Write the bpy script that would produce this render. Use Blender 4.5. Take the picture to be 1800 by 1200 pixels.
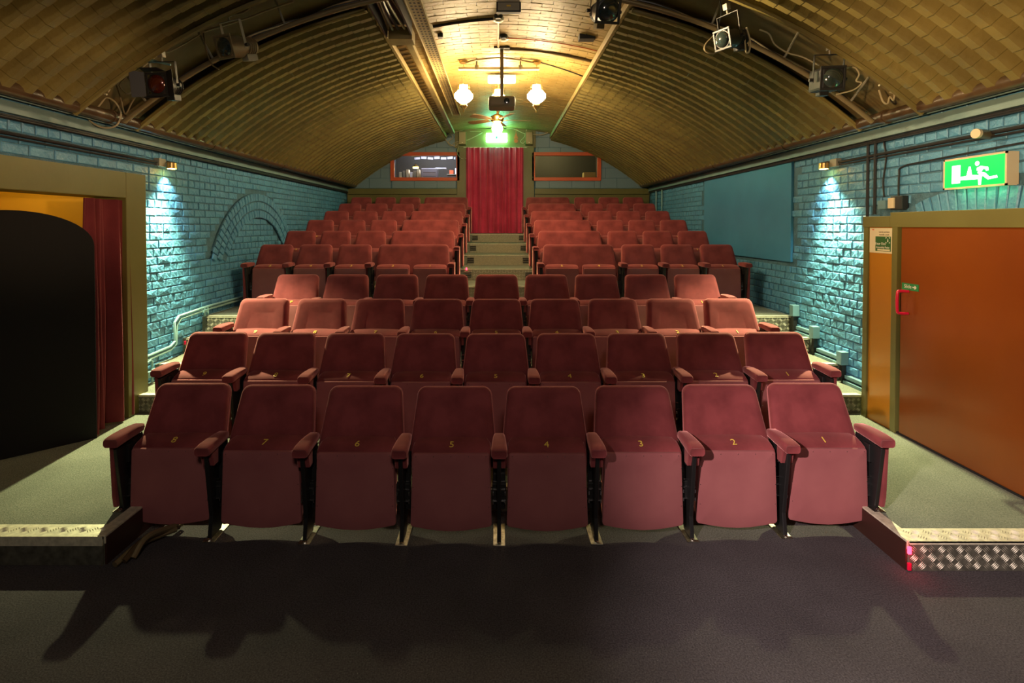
import bpy, bmesh, math, random
from math import sin, cos, pi, radians, sqrt, asin
from mathutils import Vector, Matrix
random.seed(7)
for o in list(bpy.data.objects): bpy.data.objects.remove(o, do_unlink=True)
S = bpy.context.scene; COL = S.collection
# ------------------------------------------------------------------ camera
H = 1.891; F = 940.0; TILT = radians(1.1)
cam = bpy.data.cameras.new('camera'); camo = bpy.data.objects.new('camera', cam); COL.objects.link(camo)
camo.location = (0, 0, H); camo.rotation_euler = (pi/2 - TILT, 0, 0)
cam.sensor_width = 36; cam.lens = F*36/1800; cam.shift_x = 24/1800; cam.shift_y = -185/1800
cam.clip_start = .05; cam.clip_end = 60
S.camera = camo
# ------------------------------------------------------------------ view and world
S.view_settings.view_transform = 'Standard'; S.view_settings.look = 'None'
S.view_settings.gamma = 1; S.view_settings.use_curve_mapping = False
S.view_settings.exposure = 0.55
W = bpy.data.worlds.new('world'); S.world = W; W.use_nodes = True
W.node_tree.nodes['Background'].inputs[0].default_value = (.5, .5, .5, 1)
W.node_tree.nodes['Background'].inputs[1].default_value = .02
# ------------------------------------------------------------------ room lights and added lights
def lamp(name, typ, loc, energy, color, target=None, **kw):
    l = bpy.data.lights.new(name, typ); l.energy = energy; l.color = color
    for k, v in kw.items(): setattr(l, k, v)
    o = bpy.data.objects.new(name, l); COL.objects.link(o); o.location = loc
    if target is not None:
        o.rotation_euler = (Vector(target)-Vector(loc)).to_track_quat('-Z', 'Y').to_euler()
    return o
# unseen spots and an added fill light, mostly behind the camera
lamp('unseen_spot_light', 'SPOT', (-1.9, -.6, 2.9), 1250, (1, .78, .74), (2.3, 2.85, .15), spot_size=radians(33), spot_blend=1, shadow_soft_size=.08)  # unseen stage spot, inferred from the lit right-hand seats and floor
lamp('unseen_spot_light', 'SPOT', (-1.2, .6, 2.1), 850, (1, .63, .32), (3.5, 3.9, 2.45), spot_size=radians(34), spot_blend=.9, shadow_soft_size=.10)  # added warm spot, source unseen, to turn the upper right wall beige
lamp('unseen_spot_light', 'SPOT', (1.2, .8, 2.1), 400, (1, .63, .34), (-3.5, 4.2, 2.5), spot_size=radians(26), spot_blend=.9, shadow_soft_size=.10)  # another added warm spot without a lamp, for the upper left wall
lamp('added_fill_light', 'AREA', (.3, -1.4, 3.85), 32, (1, .82, .68), (.2, 2.4, 0), shape='DISK', size=.7)  # soft fill added for the seat fronts, not a lamp of the room
lamp('unseen_spot_light', 'SPOT', (.95, 4.38, 3.42), 110, (1, .74, .40), (3.2, 2.9, 3.0), spot_size=radians(100), spot_blend=.6, shadow_soft_size=.05)  # added at the profile spotlight to give the near ceiling its light bands
# two wall washers (the fixtures themselves are built further down)
for sx, yy in ((-1, 5.60), (1, 5.62)):
    lamp('wall_washer_light', 'SPOT', (sx*3.425, yy, 2.46), 44, (.90, 1, .86), (sx*3.47, yy+.15, .9), spot_size=radians(96), spot_blend=1, shadow_soft_size=.02)
    lamp('wall_washer_light', 'SPOT', (sx*3.34, yy, 2.44), 520, (1, .97, .50), (sx*2.75, yy-.55, 0), spot_size=radians(96), spot_blend=.8, shadow_soft_size=.03)
# ------------------------------------------------------------------ materials
def nm(name):
    m = bpy.data.materials.new(name); m.use_nodes = True
    nt = m.node_tree; b = nt.nodes['Principled BSDF']; return m, nt, b
def mat(name, col, rough=.6, metal=0, noise=0, nscale=8, bump=0, bscale=40, col2=None, sheen=0, sheencol=None, spec=.5, coat=0, emis=None, estr=0, detail=4):
    m, nt, b = nm(name)
    b.inputs['Base Color'].default_value = (*col, 1); b.inputs['Roughness'].default_value = rough
    b.inputs['Metallic'].default_value = metal; b.inputs['Specular IOR Level'].default_value = spec
    if coat: b.inputs['Coat Weight'].default_value = coat; b.inputs['Coat Roughness'].default_value = .15
    if sheen:
        b.inputs['Sheen Weight'].default_value = sheen; b.inputs['Sheen Roughness'].default_value = .4
        b.inputs['Sheen Tint'].default_value = (*(sheencol or (1, .8, .8)), 1)
    if emis: b.inputs['Emission Color'].default_value = (*emis, 1); b.inputs['Emission Strength'].default_value = estr
    tc = nt.nodes.new('ShaderNodeTexCoord')
    if noise:
        n = nt.nodes.new('ShaderNodeTexNoise'); n.inputs['Scale'].default_value = nscale; n.inputs['Detail'].default_value = detail
        nt.links.new(tc.outputs['Object'], n.inputs['Vector'])
        r = nt.nodes.new('ShaderNodeValToRGB'); c2 = col2 or tuple(c*(1-noise) for c in col)
        r.color_ramp.elements[0].position = .35; r.color_ramp.elements[1].position = .65
        r.color_ramp.elements[0].color = (*c2, 1); r.color_ramp.elements[1].color = (*col, 1)
        nt.links.new(n.outputs['Fac'], r.inputs[0]); nt.links.new(r.outputs[0], b.inputs['Base Color'])
    if bump:
        n2 = nt.nodes.new('ShaderNodeTexNoise'); n2.inputs['Scale'].default_value = bscale; n2.inputs['Detail'].default_value = 5
        nt.links.new(tc.outputs['Object'], n2.inputs['Vector'])
        bp = nt.nodes.new('ShaderNodeBump'); bp.inputs['Strength'].default_value = bump; bp.inputs['Distance'].default_value = .02
        nt.links.new(n2.outputs['Fac'], bp.inputs['Height']); nt.links.new(bp.outputs[0], b.inputs['Normal'])
    return m
M = {}
M['velvet'] = mat('maroon_velvet', (.27, .058, .062), .85, noise=1, nscale=5, col2=(.165, .033, .036), bump=.08, bscale=250, sheen=.8, sheencol=(1, .45, .42), spec=.15)
M['velvet_dark'] = mat('maroon_seat_board_cloth', (.36, .125, .125), .9, noise=1, nscale=3, col2=(.30, .098, .102), bump=.05, bscale=300, sheen=.25, sheencol=(1, .5, .5), spec=.15)
M['piping'] = mat('maroon_piping', (.42, .11, .11), .7, sheen=.4)
M['black'] = mat('black_enamel', (.012, .012, .012), .45)
M['steel'] = mat('worn_steel', (.42, .40, .34), .38, metal=1, noise=.5, nscale=40)
M['plate_plain'] = mat('olive_grey_riser_plate', (.30, .28, .19), .5, metal=.2, noise=1, nscale=60, col2=(.22, .205, .14))
M['chrome'] = mat('chrome', (.7, .7, .7), .15, metal=1)
M['alu'] = mat('aluminium_nosing', (.78, .74, .56), .45, metal=.3, noise=.3, nscale=30)
M['plate'] = mat('tread_plate_metal', (.16, .155, .12), .55, metal=.4, noise=.5, nscale=20)
M['plate_bar'] = mat('tread_plate_bar', (.50, .48, .38), .5, metal=.3)
M['yellow'] = mat('yellow_number_paint', (.85, .60, .10), .6, emis=(.85, .55, .08), estr=0)
def carpet(name, c1, c2):
    m, nt, b = nm(name)
    b.inputs['Roughness'].default_value = .95; b.inputs['Specular IOR Level'].default_value = .15
    tc = nt.nodes.new('ShaderNodeTexCoord')
    n = nt.nodes.new('ShaderNodeTexNoise'); n.inputs['Scale'].default_value = 130; n.inputs['Detail'].default_value = 3
    n3 = nt.nodes.new('ShaderNodeTexNoise'); n3.inputs['Scale'].default_value = 2.2; n3.inputs['Detail'].default_value = 6
    v = nt.nodes.new('ShaderNodeTexVoronoi'); v.inputs['Scale'].default_value = 34
    for x in (n, n3, v): nt.links.new(tc.outputs['Object'], x.inputs['Vector'])
    r = nt.nodes.new('ShaderNodeValToRGB'); r.color_ramp.elements[0].color = (*c1, 1); r.color_ramp.elements[1].color = (*c2, 1)
    r.color_ramp.elements[0].position = .3; r.color_ramp.elements[1].position = .75
    nt.links.new(n.outputs['Fac'], r.inputs[0])
    mx = nt.nodes.new('ShaderNodeMix'); mx.data_type = 'RGBA'; mx.blend_type = 'MULTIPLY'; mx.inputs[0].default_value = .5
    r3 = nt.nodes.new('ShaderNodeValToRGB'); r3.color_ramp.elements[0].position = .3; r3.color_ramp.elements[1].position = .7
    r3.color_ramp.elements[0].color = (.45, .45, .45, 1)
    nt.links.new(n3.outputs['Fac'], r3.inputs[0])
    nt.links.new(r.outputs[0], mx.inputs[6]); nt.links.new(r3.outputs[0], mx.inputs[7])
    lt = nt.nodes.new('ShaderNodeMath'); lt.operation = 'LESS_THAN'; lt.inputs[1].default_value = .035
    nt.links.new(v.outputs['Distance'], lt.inputs[0])
    m2 = nt.nodes.new('ShaderNodeMix'); m2.data_type = 'RGBA'; nt.links.new(lt.outputs[0], m2.inputs[0])
    nt.links.new(mx.outputs[2], m2.inputs[6]); m2.inputs[7].default_value = (.35, .34, .32, 1)
    nt.links.new(m2.outputs[2], b.inputs['Base Color'])
    bp = nt.nodes.new('ShaderNodeBump'); bp.inputs['Strength'].default_value = .5; bp.inputs['Distance'].default_value = .01
    nt.links.new(n.outputs['Fac'], bp.inputs['Height']); nt.links.new(bp.outputs[0], b.inputs['Normal'])
    return m
M['carpet'] = carpet('charcoal_carpet', (.042, .039, .041), (.112, .102, .108))
M['carpet2'] = carpet('grey_green_carpet', (.12, .135, .105), (.26, .28, .22))
BL = (.088, .285, .47); 
M['brick'] = mat('blue_painted_brick', BL, .42, noise=1, nscale=3, col2=(.070, .235, .41), bump=.55, bscale=28, spec=.5)
M['mortar'] = mat('blue_painted_mortar', (.065, .17, .25), .6, noise=1, nscale=12, col2=(.045, .115, .17), bump=.5, bscale=60)
M['block'] = mat('blue_grey_block_paint', (.16, .25, .31), .5, bump=.15, bscale=40)
M['blueboard'] = mat('blue_board_paint', (.055, .24, .43), .30, noise=1, nscale=1.5, col2=(.045, .20, .37), bump=.03, bscale=8)
M['ochre'] = mat('ochre_corrugated_paint', (.20, .155, .042), .5, noise=1, nscale=2.5, col2=(.14, .108, .030), bump=.12, bscale=30)
M['ochre_brick'] = mat('ochre_vault_paint', (.37, .255, .078), .5, noise=1, nscale=4, col2=(.30, .20, .058), bump=.35, bscale=20)
M['ochre_smooth'] = mat('ochre_render', (.16, .12, .045), .6, noise=1, nscale=3, col2=(.11, .08, .03), bump=.2, bscale=12)
M['olive'] = mat('olive_gloss_paint', (.145, .135, .035), .45, noise=1, nscale=2, col2=(.125, .115, .03), bump=.04, bscale=20)
M['batten'] = mat('ochre_timber_batten', (.36, .27, .10), .5, noise=1, nscale=6, col2=(.28, .20, .07))
M['trim'] = mat('trim_board_paint', (.17, .27, .27), .5, noise=1, nscale=4, col2=(.14, .23, .24))
M['pipe'] = mat('brown_gutter_paint', (.09, .055, .025), .35, noise=1, nscale=8, col2=(.05, .03, .015))
M['darkcable'] = mat('dark_cable', (.02, .022, .025), .4)
M['palecable'] = mat('pale_cable', (.42, .36, .22), .5)
M['orange_door'] = mat('orange_brown_lacquer', (.205, .050, .004), .30, noise=1, nscale=.9, col2=(.155, .034, .003), coat=.25, bump=.012, bscale=6)
M['orange_panel'] = mat('amber_lacquer', (.42, .17, .01), .35, coat=.25)
M['black_seam'] = mat('black_gap', (.004, .004, .004), .8)
M['red'] = mat('red_plastic', (.62, .008, .05), .28)
M['white'] = mat('white_plastic', (.7, .68, .62), .4)
M['cream'] = mat('cream_plastic', (.62, .53, .36), .4)
M['green'] = mat('green_sign', (.02, .22, .07), .4)
M['darkgreen'] = mat('dark_green_print', (.02, .10, .02), .5)
M['paper'] = mat('notice_paper', (.62, .55, .38), .6)
M['ink'] = mat('ink', (.06, .045, .03), .6)
M['coral'] = mat('coral_red_frame_paint', (.62, .10, .03), .45)
M['blackcloth'] = mat('black_serge', (.006, .006, .006), .95, bump=.1, bscale=200)
M['curtain'] = mat('crimson_curtain_velvet', (.62, .055, .13), .7, noise=1, nscale=3, col2=(.46, .03, .085), bump=.08, bscale=120, sheen=.6, sheencol=(1, .45, .5), spec=.2)
M['curtain2'] = mat('dusky_red_curtain_velvet', (.17, .026, .030), .8, noise=1, nscale=3, col2=(.12, .018, .022), bump=.08, bscale=120, sheen=.5, sheencol=(1, .4, .4), spec=.2)
M['yellow_wall'] = mat('ochre_yellow_wall', (.62, .36, .03), .6)
M['grey'] = mat('grey_metal', (.30, .28, .22), .45, metal=.3)
M['bronze'] = mat('bronze_enamel', (.22, .17, .09), .4, metal=.4)
M['bluepipe'] = mat('blue_painted_pipe', (.20, .36, .38), .35)
M['trunk'] = mat('blue_grey_trunking', (.12, .24, .29), .45)
M['brass'] = mat('brass', (.75, .50, .18), .3, metal=1)
M['lens'] = mat('dark_glass_lens', (.02, .03, .028), .06, coat=1)
M['lens_red'] = mat('amber_reflector_lens', (.12, .02, .008), .08, metal=.6, coat=1)
M['brownboard'] = mat('dark_brown_side_board', (.035, .012, .008), .5)
M['projector'] = mat('projector_plastic', (.22, .19, .13), .45)
M['fanwood'] = mat('fan_blade_wood', (.14, .08, .03), .4)
M['lampglass'] = mat('lit_opal_glass', (1, .9, .7), .3, emis=(1, .74, .40), estr=112)
M['lampglass2'] = mat('lit_opal_fan_glass', (1, .9, .7), .3, emis=(1, .76, .36), estr=45)
M['batlum'] = mat('lit_diffuser', (1, .9, .7), .3, emis=(1, .86, .55), estr=7)
M['exitgreen'] = mat('lit_green_diffuser', (0, .5, .05), .3, emis=(.0, .80, .08), estr=1.05)
M['exitwhite'] = mat('lit_white_pictogram', (.9, 1, .95), .3, emis=(.75, 1, .85), estr=1.6)
M['exitback'] = mat('lit_exit_box', (.5, 1, .8), .3, emis=(.30, 1, .55), estr=22)
M['amberlight'] = mat('lit_amber_lamp', (1, .6, .1), .3, emis=(1, .62, .12), estr=40)
M['ledred'] = mat('lit_red_led', (1, .05, .05), .3, emis=(1, .02, .05), estr=8)
M['booth'] = mat('booth_dark_wall', (.035, .030, .022), .7)
M['booth_box'] = mat('booth_white_casing', (.62, .62, .72), .5, emis=(.6, .6, .75), estr=.0)
M['cardboard'] = mat('cardboard', (.38, .28, .12), .8)
m, nt, b = nm('window_glass'); 
b.inputs['Roughness'].default_value = .03; b.inputs['Transmission Weight'].default_value = 1; b.inputs['IOR'].default_value = 1.3
b.inputs['Base Color'].default_value = (.95, .95, .9, 1); M['glass'] = m
# ------------------------------------------------------------------ mesh builder
class MB:
    def __init__(s): s.v = []; s.f = []
    def add(s, vs, fs):
        n = len(s.v); s.v += [tuple(p) for p in vs]; s.f += [tuple(i+n for i in f) for f in fs]; return s
    def box(s, x0, x1, y0, y1, z0, z1):
        if x0 > x1: x0, x1 = x1, x0
        if y0 > y1: y0, y1 = y1, y0
        if z0 > z1: z0, z1 = z1, z0
        return s.add([(x0,y0,z0),(x1,y0,z0),(x1,y1,z0),(x0,y1,z0),(x0,y0,z1),(x1,y0,z1),(x1,y1,z1),(x0,y1,z1)],
              [(0,3,2,1),(4,5,6,7),(0,1,5,4),(1,2,6,5),(2,3,7,6),(3,0,4,7)])
    def tube(s, pts, r, n=8, cap=True):
        pts = [Vector(p) for p in pts]; rings = []
        up = Vector((0,0,1))
        d0 = (pts[1]-pts[0]).normalized()
        a = d0.orthogonal().normalized()
        for i, p in enumerate(pts):
            d = ((pts[min(i+1,len(pts)-1)]-pts[max(i-1,0)])).normalized()
            a = (a - d*a.dot(d)); a = a.normalized() if a.length > 1e-6 else d.orthogonal().normalized()
            b = d.cross(a); rr = r[i] if isinstance(r, (list, tuple)) else r
            rings.append([p + a*cos(2*pi*k/n)*rr + b*sin(2*pi*k/n)*rr for k in range(n)])
        vs = [q for R in rings for q in R]; fs = []
        for i in range(len(rings)-1):
            for k in range(n):
                k2 = (k+1) % n; fs.append((i*n+k, i*n+k2, (i+1)*n+k2, (i+1)*n+k))
        if cap: fs.append(tuple(range(n-1,-1,-1))); fs.append(tuple((len(rings)-1)*n+k for k in range(n)))
        return s.add(vs, fs)
    def cyl(s, p0, p1, r, n=12, r2=None): return s.tube([p0, p1], [r, r if r2 is None else r2], n)
    def lathe(s, c, prof, n=16, axis=None):
        c = Vector(c); rot = Matrix.Identity(3)
        if axis is not None: rot = Vector(axis).to_track_quat('Z','Y').to_matrix()
        vs = []; fs = []
        for (r, z) in prof:
            for k in range(n): vs.append(c + rot @ Vector((r*cos(2*pi*k/n), r*sin(2*pi*k/n), z)))
        for i in range(len(prof)-1):
            for k in range(n):
                k2 = (k+1)%n; fs.append((i*n+k, i*n+k2, (i+1)*n+k2, (i+1)*n+k))
        fs.append(tuple(range(n-1,-1,-1))); fs.append(tuple((len(prof)-1)*n+k for k in range(n)))
        return s.add(vs, fs)
    def prism(s, pts, ext):
        pts = [Vector(p) for p in pts]; e = Vector(ext); n = len(pts)
        return s.add(pts + [p+e for p in pts], [tuple(range(n-1,-1,-1)), tuple(range(n, 2*n))] + [(i,(i+1)%n,n+(i+1)%n,n+i) for i in range(n)])
    def rings(s, rs, cap=True):
        n = len(rs[0]); vs = [p for r in rs for p in r]; fs = []
        for i in range(len(rs)-1):
            for k in range(n):
                k2=(k+1)%n; fs.append((i*n+k, i*n+k2, (i+1)*n+k2, (i+1)*n+k))
        if cap: fs.append(tuple(range(n-1,-1,-1))); fs.append(tuple((len(rs)-1)*n+k for k in range(n)))
        return s.add(vs, fs)
    def xf(s, mtx): s.v = [tuple(mtx @ Vector(p)) for p in s.v]; return s
    def mesh(s, name, m, smooth=False, bevel=0, seg=2):
        me = bpy.data.meshes.new(name); me.from_pydata(s.v, [], s.f); me.validate(); 
        bm = bmesh.new(); bm.from_mesh(me)
        bmesh.ops.recalc_face_normals(bm, faces=bm.faces)
        if bevel:
            es = [e for e in bm.edges if len(e.link_faces)==2 and e.calc_face_angle(0) > .5]
            bmesh.ops.bevel(bm, geom=es, offset=bevel, segments=seg, affect='EDGES', profile=.6, clamp_overlap=True)
        if smooth:
            for f in bm.faces: f.smooth = True
            for e in bm.edges:
                if len(e.link_faces)==2 and e.calc_face_angle(0) > radians(42): e.smooth = False
        bm.to_mesh(me); bm.free()
        if m: me.materials.append(M[m] if isinstance(m, str) else m)
        return me
    def build(s, name, m, parent=None, smooth=False, bevel=0, seg=2, loc=None):
        return place(name, s.mesh(name, m, smooth, bevel, seg), parent, loc)
def place(name, me, parent=None, loc=None):
    o = bpy.data.objects.new(name, me); COL.objects.link(o)
    if parent: o.parent = parent
    if loc is not None: o.location = loc
    return o
def tag(o, label=None, cat=None, group=None, kind=None):
    if label: o['label'] = label
    if cat: o['category'] = cat
    if group: o['group'] = group
    if kind: o['kind'] = kind
    return o
def thing(name, label, cat, loc=(0,0,0), group=None, rz=0, kind=None):
    o = bpy.data.objects.new(name, None); COL.objects.link(o); o.location = loc; o.rotation_euler = (0,0,rz)
    o.empty_display_size = .1
    return tag(o, label, cat, group, kind)
def copy_tree(o, parent=None):
    c = o.copy(); COL.objects.link(c); c.parent = parent
    for ch in list(o.children): copy_tree(ch, c)
    return c
def at(px, py, Y):
    u = (px-876)/F; v = (415-py)/F
    dy = cos(TILT)+v*sin(TILT); dz = -sin(TILT)+v*cos(TILT)
    return Vector((u*Y/dy, Y, H+dz*Y/dy))
def onwall(px, py, X):      # the point of the plane x = X seen at a pixel
    u = (px-876)/F; v = (415-py)/F
    dy = cos(TILT)+v*sin(TILT); dz = -sin(TILT)+v*cos(TILT); t = X/u
    return Vector((X, dy*t, H+dz*t))
def text_mesh(txt, size, m, ext=.0006):
    cu = bpy.data.curves.new('lettering', 'FONT'); cu.body = txt; cu.size = size; cu.extrude = ext; cu.align_x = 'CENTER'; cu.align_y = 'CENTER'
    cu.resolution_u = 3
    to = bpy.data.objects.new('lettering', cu); COL.objects.link(to)
    bpy.context.view_layer.update()
    me = bpy.data.meshes.new_from_object(to); bpy.data.objects.remove(to, do_unlink=True); bpy.data.curves.remove(cu)
    me.materials.clear(); me.materials.append(M[m]); return me
def box_obj(name, m, b, parent=None, bevel=0): return MB().box(*b).build(name, m, parent, bevel=bevel)
def curve_pts(ctrl, n=8):
    P = [Vector(c) for c in ctrl]; P = [P[0]*2-P[1]] + P + [P[-1]*2-P[-2]]; out = []
    for i in range(1, len(P)-2):
        for k in range(n):
            t = k/n; a, b_, c, d = P[i-1], P[i], P[i+1], P[i+2]
            out.append(.5*((2*b_)+(c-a)*t+(2*a-5*b_+4*c-d)*t*t+(3*b_-a-3*c+d)*t**3))
    out.append(P[-2]); return out

# ================================================================== SETTING
XW = 3.5; YB = 12.4; YF = -3.2
R = 5.25; ZC = 4.16-R           # vault circle
def vz(x, r=R): return ZC + sqrt(max(r*r-x*x, 0))
# --- floor
fl = tag(box_obj('floor', 'carpet', (-XW-.6, XW+.3, YF, 4.2, -.15, 0)), 'charcoal carpeted floor in front of the seats', 'floor', kind='structure')
# --- platform of the second row with the two side walkways
pl = MB(); YT2 = 3.51
pl.box(-4.9, -2.2, 2.95, YT2, 0, .16); pl.box(2.25, XW, 2.90, YT2, 0, .16); pl.box(-4.9, XW, YT2, 6.4, 0, .16)
pl = tag(pl.build('raised_floor', 'carpet2'), 'grey green carpeted platform one step above the front floor', 'floor', kind='structure')
# --- seating tiers (rows 3,4) and upper tiers
TB = [4.43, 5.35]; TIERS = []
def tier(x0, x1, y0, y1, z, label, zb=.0):
    return tag(box_obj('seating_tier', 'carpet2', (x0, x1, y0, y1, zb, z)), label, 'floor', kind='structure')
TIERS.append(tier(-2.62, 2.62, TB[0], 6.45, .32, 'carpeted tier under the third row', .16))
TIERS.append(tier(-2.62, 2.62, TB[1], 6.45, .48, 'carpeted tier under the fourth row', .32))
UZ = [.82+.18*i for i in range(6)]; UY = [6.32]+[7.82+.92*i for i in range(5)]
ord_ = ['fifth','sixth','seventh','eighth','ninth','tenth']
for i in range(6):
    TIERS.append(tier(-XW, XW, UY[i] if i else 6.32, YB, UZ[i], f'carpeted tier under the {ord_[i]} row', 0 if i == 0 else UZ[i-1]))

# --- side stairs
def bars_face(x0, x1, z0, z1, y, pitch=.052, blen=.034, w=.006, proud=.004, flat=None):
    """raised five-bar pattern; on a vertical face at depth y, or on top at height flat (then z0..z1 is depth)"""
    mb = MB(); nx = int((x1-x0)/pitch); nz = max(1, int((z1-z0)/pitch+.3))
    px = (x1-x0)/max(nx,1); pz = (z1-z0)/nz
    for i in range(nx):
        for j in range(nz):
            cx = x0+(i+.5)*px; cz = z0+(j+.5)*pz; a = pi/4 if (i+j)%2 else -pi/4
            nb = 5
            for k in range(nb):
                off = (k-(nb-1)/2)*w*1.45; ux, uz = cos(a), sin(a); nxx, nzz = -uz, ux
                ex, ez = cx+nxx*off, cz+nzz*off; hl = min(blen, px*.95)/2; hw = w/2*.8
                q = [(ex-ux*hl, ez-uz*hl), (ex+nxx*hw, ez+nzz*hw), (ex+ux*hl, ez+uz*hl), (ex-nxx*hw, ez-nzz*hw)]
                if any(not (x0 <= p[0] <= x1 and z0 <= p[1] <= z1) for p in q): continue
                if flat is None: base = [(p[0], y, p[1]) for p in q]; top = (ex, y-proud, ez)
                else: base = [(p[0], p[1], flat) for p in q]; top = (ex, ez, flat+proud)
                mb.add(base+[top], [(0,1,4),(1,2,4),(2,3,4),(3,0,4)])
    return mb
def plated_edge(parent, x0, x1, y, z, h, top=.06, big=False, checker=True, pm='plate'):
    """metal nosing along a step edge with a chequered riser plate"""
    n = MB(); n.box(x0, x1, y-.012, y+top, z, z+.006); n.box(x0, x1, y-.012, y-.006, z-.010, z+.006)
    n.build('nosing', 'alu', parent)
    if h > .05:
        p = box_obj('tread_plate', pm, (x0, x1, y-.006, y, z-h+.002, z-.0), parent)
        if checker:
            pt = (.050 if big else .046)
            b_ = bars_face(x0, x1, z-h+.004, z-.012, y-.006, pitch=pt, blen=pt*.8, w=.0062 if big else .0058).build('embossed_bars', 'plate_bar', p); b_['kind'] = 'stuff'
SY = [4.93, 5.42, 5.90, 6.30]; SZ = [.32, .48, .645, .82]
for sx, nm_ in ((-1, 'beside the wall with the bricked arch'), (1, 'beside the sliding door wall')):
    st = thing('side_stair', 'carpeted side stair with chequered metal risers '+nm_, 'stairs', (0,0,0), kind='structure')
    for i in range(4):
        y0 = SY[i]; y1 = SY[i+1] if i < 3 else 6.5; zb = SZ[i-1] if i else .16
        xi, xo = 2.6, (3.33 if i == 0 and sx > 0 else XW)
        xs = (sx*xi, sx*XW)
        stp = box_obj('step', 'carpet2', (min(xs), max(xs), y0, 6.32 , zb-.16 if i else .16, SZ[i]) if i < 3 else (min(xs), max(xs), y0, 6.33, .16, SZ[i]), st)
        xs2 = sorted((sx*2.62, sx*(XW-.05 if i else 3.36)))
        plated_edge(stp, xs2[0], xs2[1], y0, SZ[i], SZ[i]-zb)
# platform front edges
plated_edge(pl, 2.25, XW, 2.90, .16, .16, .12, big=True)
b_ = bars_face(2.27, XW, 2.90, 3.01, 0, pitch=.055, blen=.045, w=.008, flat=.166).build('embossed_bars', 'alu', pl); b_['kind'] = 'stuff'
plated_edge(pl, -4.9, -2.2, 2.95, .16, .16, .11, big=True, checker=False)
box_obj('nosing', 'alu', (-4.9, -2.2, 2.935, 2.944, .115, .168), pl)
b_ = bars_face(-4.9, -2.22, 2.96, 3.05, 0, pitch=.055, blen=.045, w=.008, flat=.166).build('embossed_bars', 'alu', pl); b_['kind'] = 'stuff'
# inner angled edges + tier 2 nosing
n = MB(); n.box(2.24, 2.30, 2.90, YT2, .16, .167); n.box(2.242, 2.25, 2.90, YT2, .12, .16); n.build('nosing', 'alu', pl)
n = MB(); n.box(-2.26, -2.19, 2.95, YT2, .16, .167); n.box(-2.2, -2.192, 2.95, YT2, .12, .16); n.build('nosing', 'alu', pl)
box_obj('side_board', 'brownboard', (2.238, 2.25, 2.905, YT2, 0, .155), pl); box_obj('side_board', 'brownboard', (-2.2, -2.188, 2.955, YT2, 0, .155), pl)
plated_edge(pl, -2.2, 2.25, YT2, .16, 0, .05)
plated_edge(TIERS[0], -2.62, 2.62, TB[0], .32, 0, .05)
plated_edge(TIERS[1], -2.62, 2.62, TB[1], .48, 0, .05)
plated_edge(TIERS[2], -2.62, 2.62, 6.32, .82, .3, .06, checker=False)
mid = tag(box_obj('step', 'carpet2', (-.62, .62, 6.05, 6.32, .48, .65)), 'low carpeted step at the foot of the middle stair', 'step', kind='structure')
plated_edge(mid, -.62, .62, 6.05, .65, .15, .05)
for i in range(1, 6):
    plated_edge(TIERS[2+i], -.56, .56, UY[i], UZ[i], .18, .05, checker=i < 3, pm='plate_plain')
    for sx in (-1, 1):
        plated_edge(TIERS[2+i], sx*XW if sx < 0 else .56, -.56 if sx < 0 else XW, UY[i], UZ[i], 0, .03)
        # black cable stubs beside the middle stair
        for k in range(3):
            zz = UZ[i]-.05-.035*k
            q = MB().tube([(sx*.56, UY[i]-.018, zz), (sx*.44, UY[i]-.018, zz)], .009, 6).build('cable_stub', 'black', TIERS[2+i])

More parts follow.
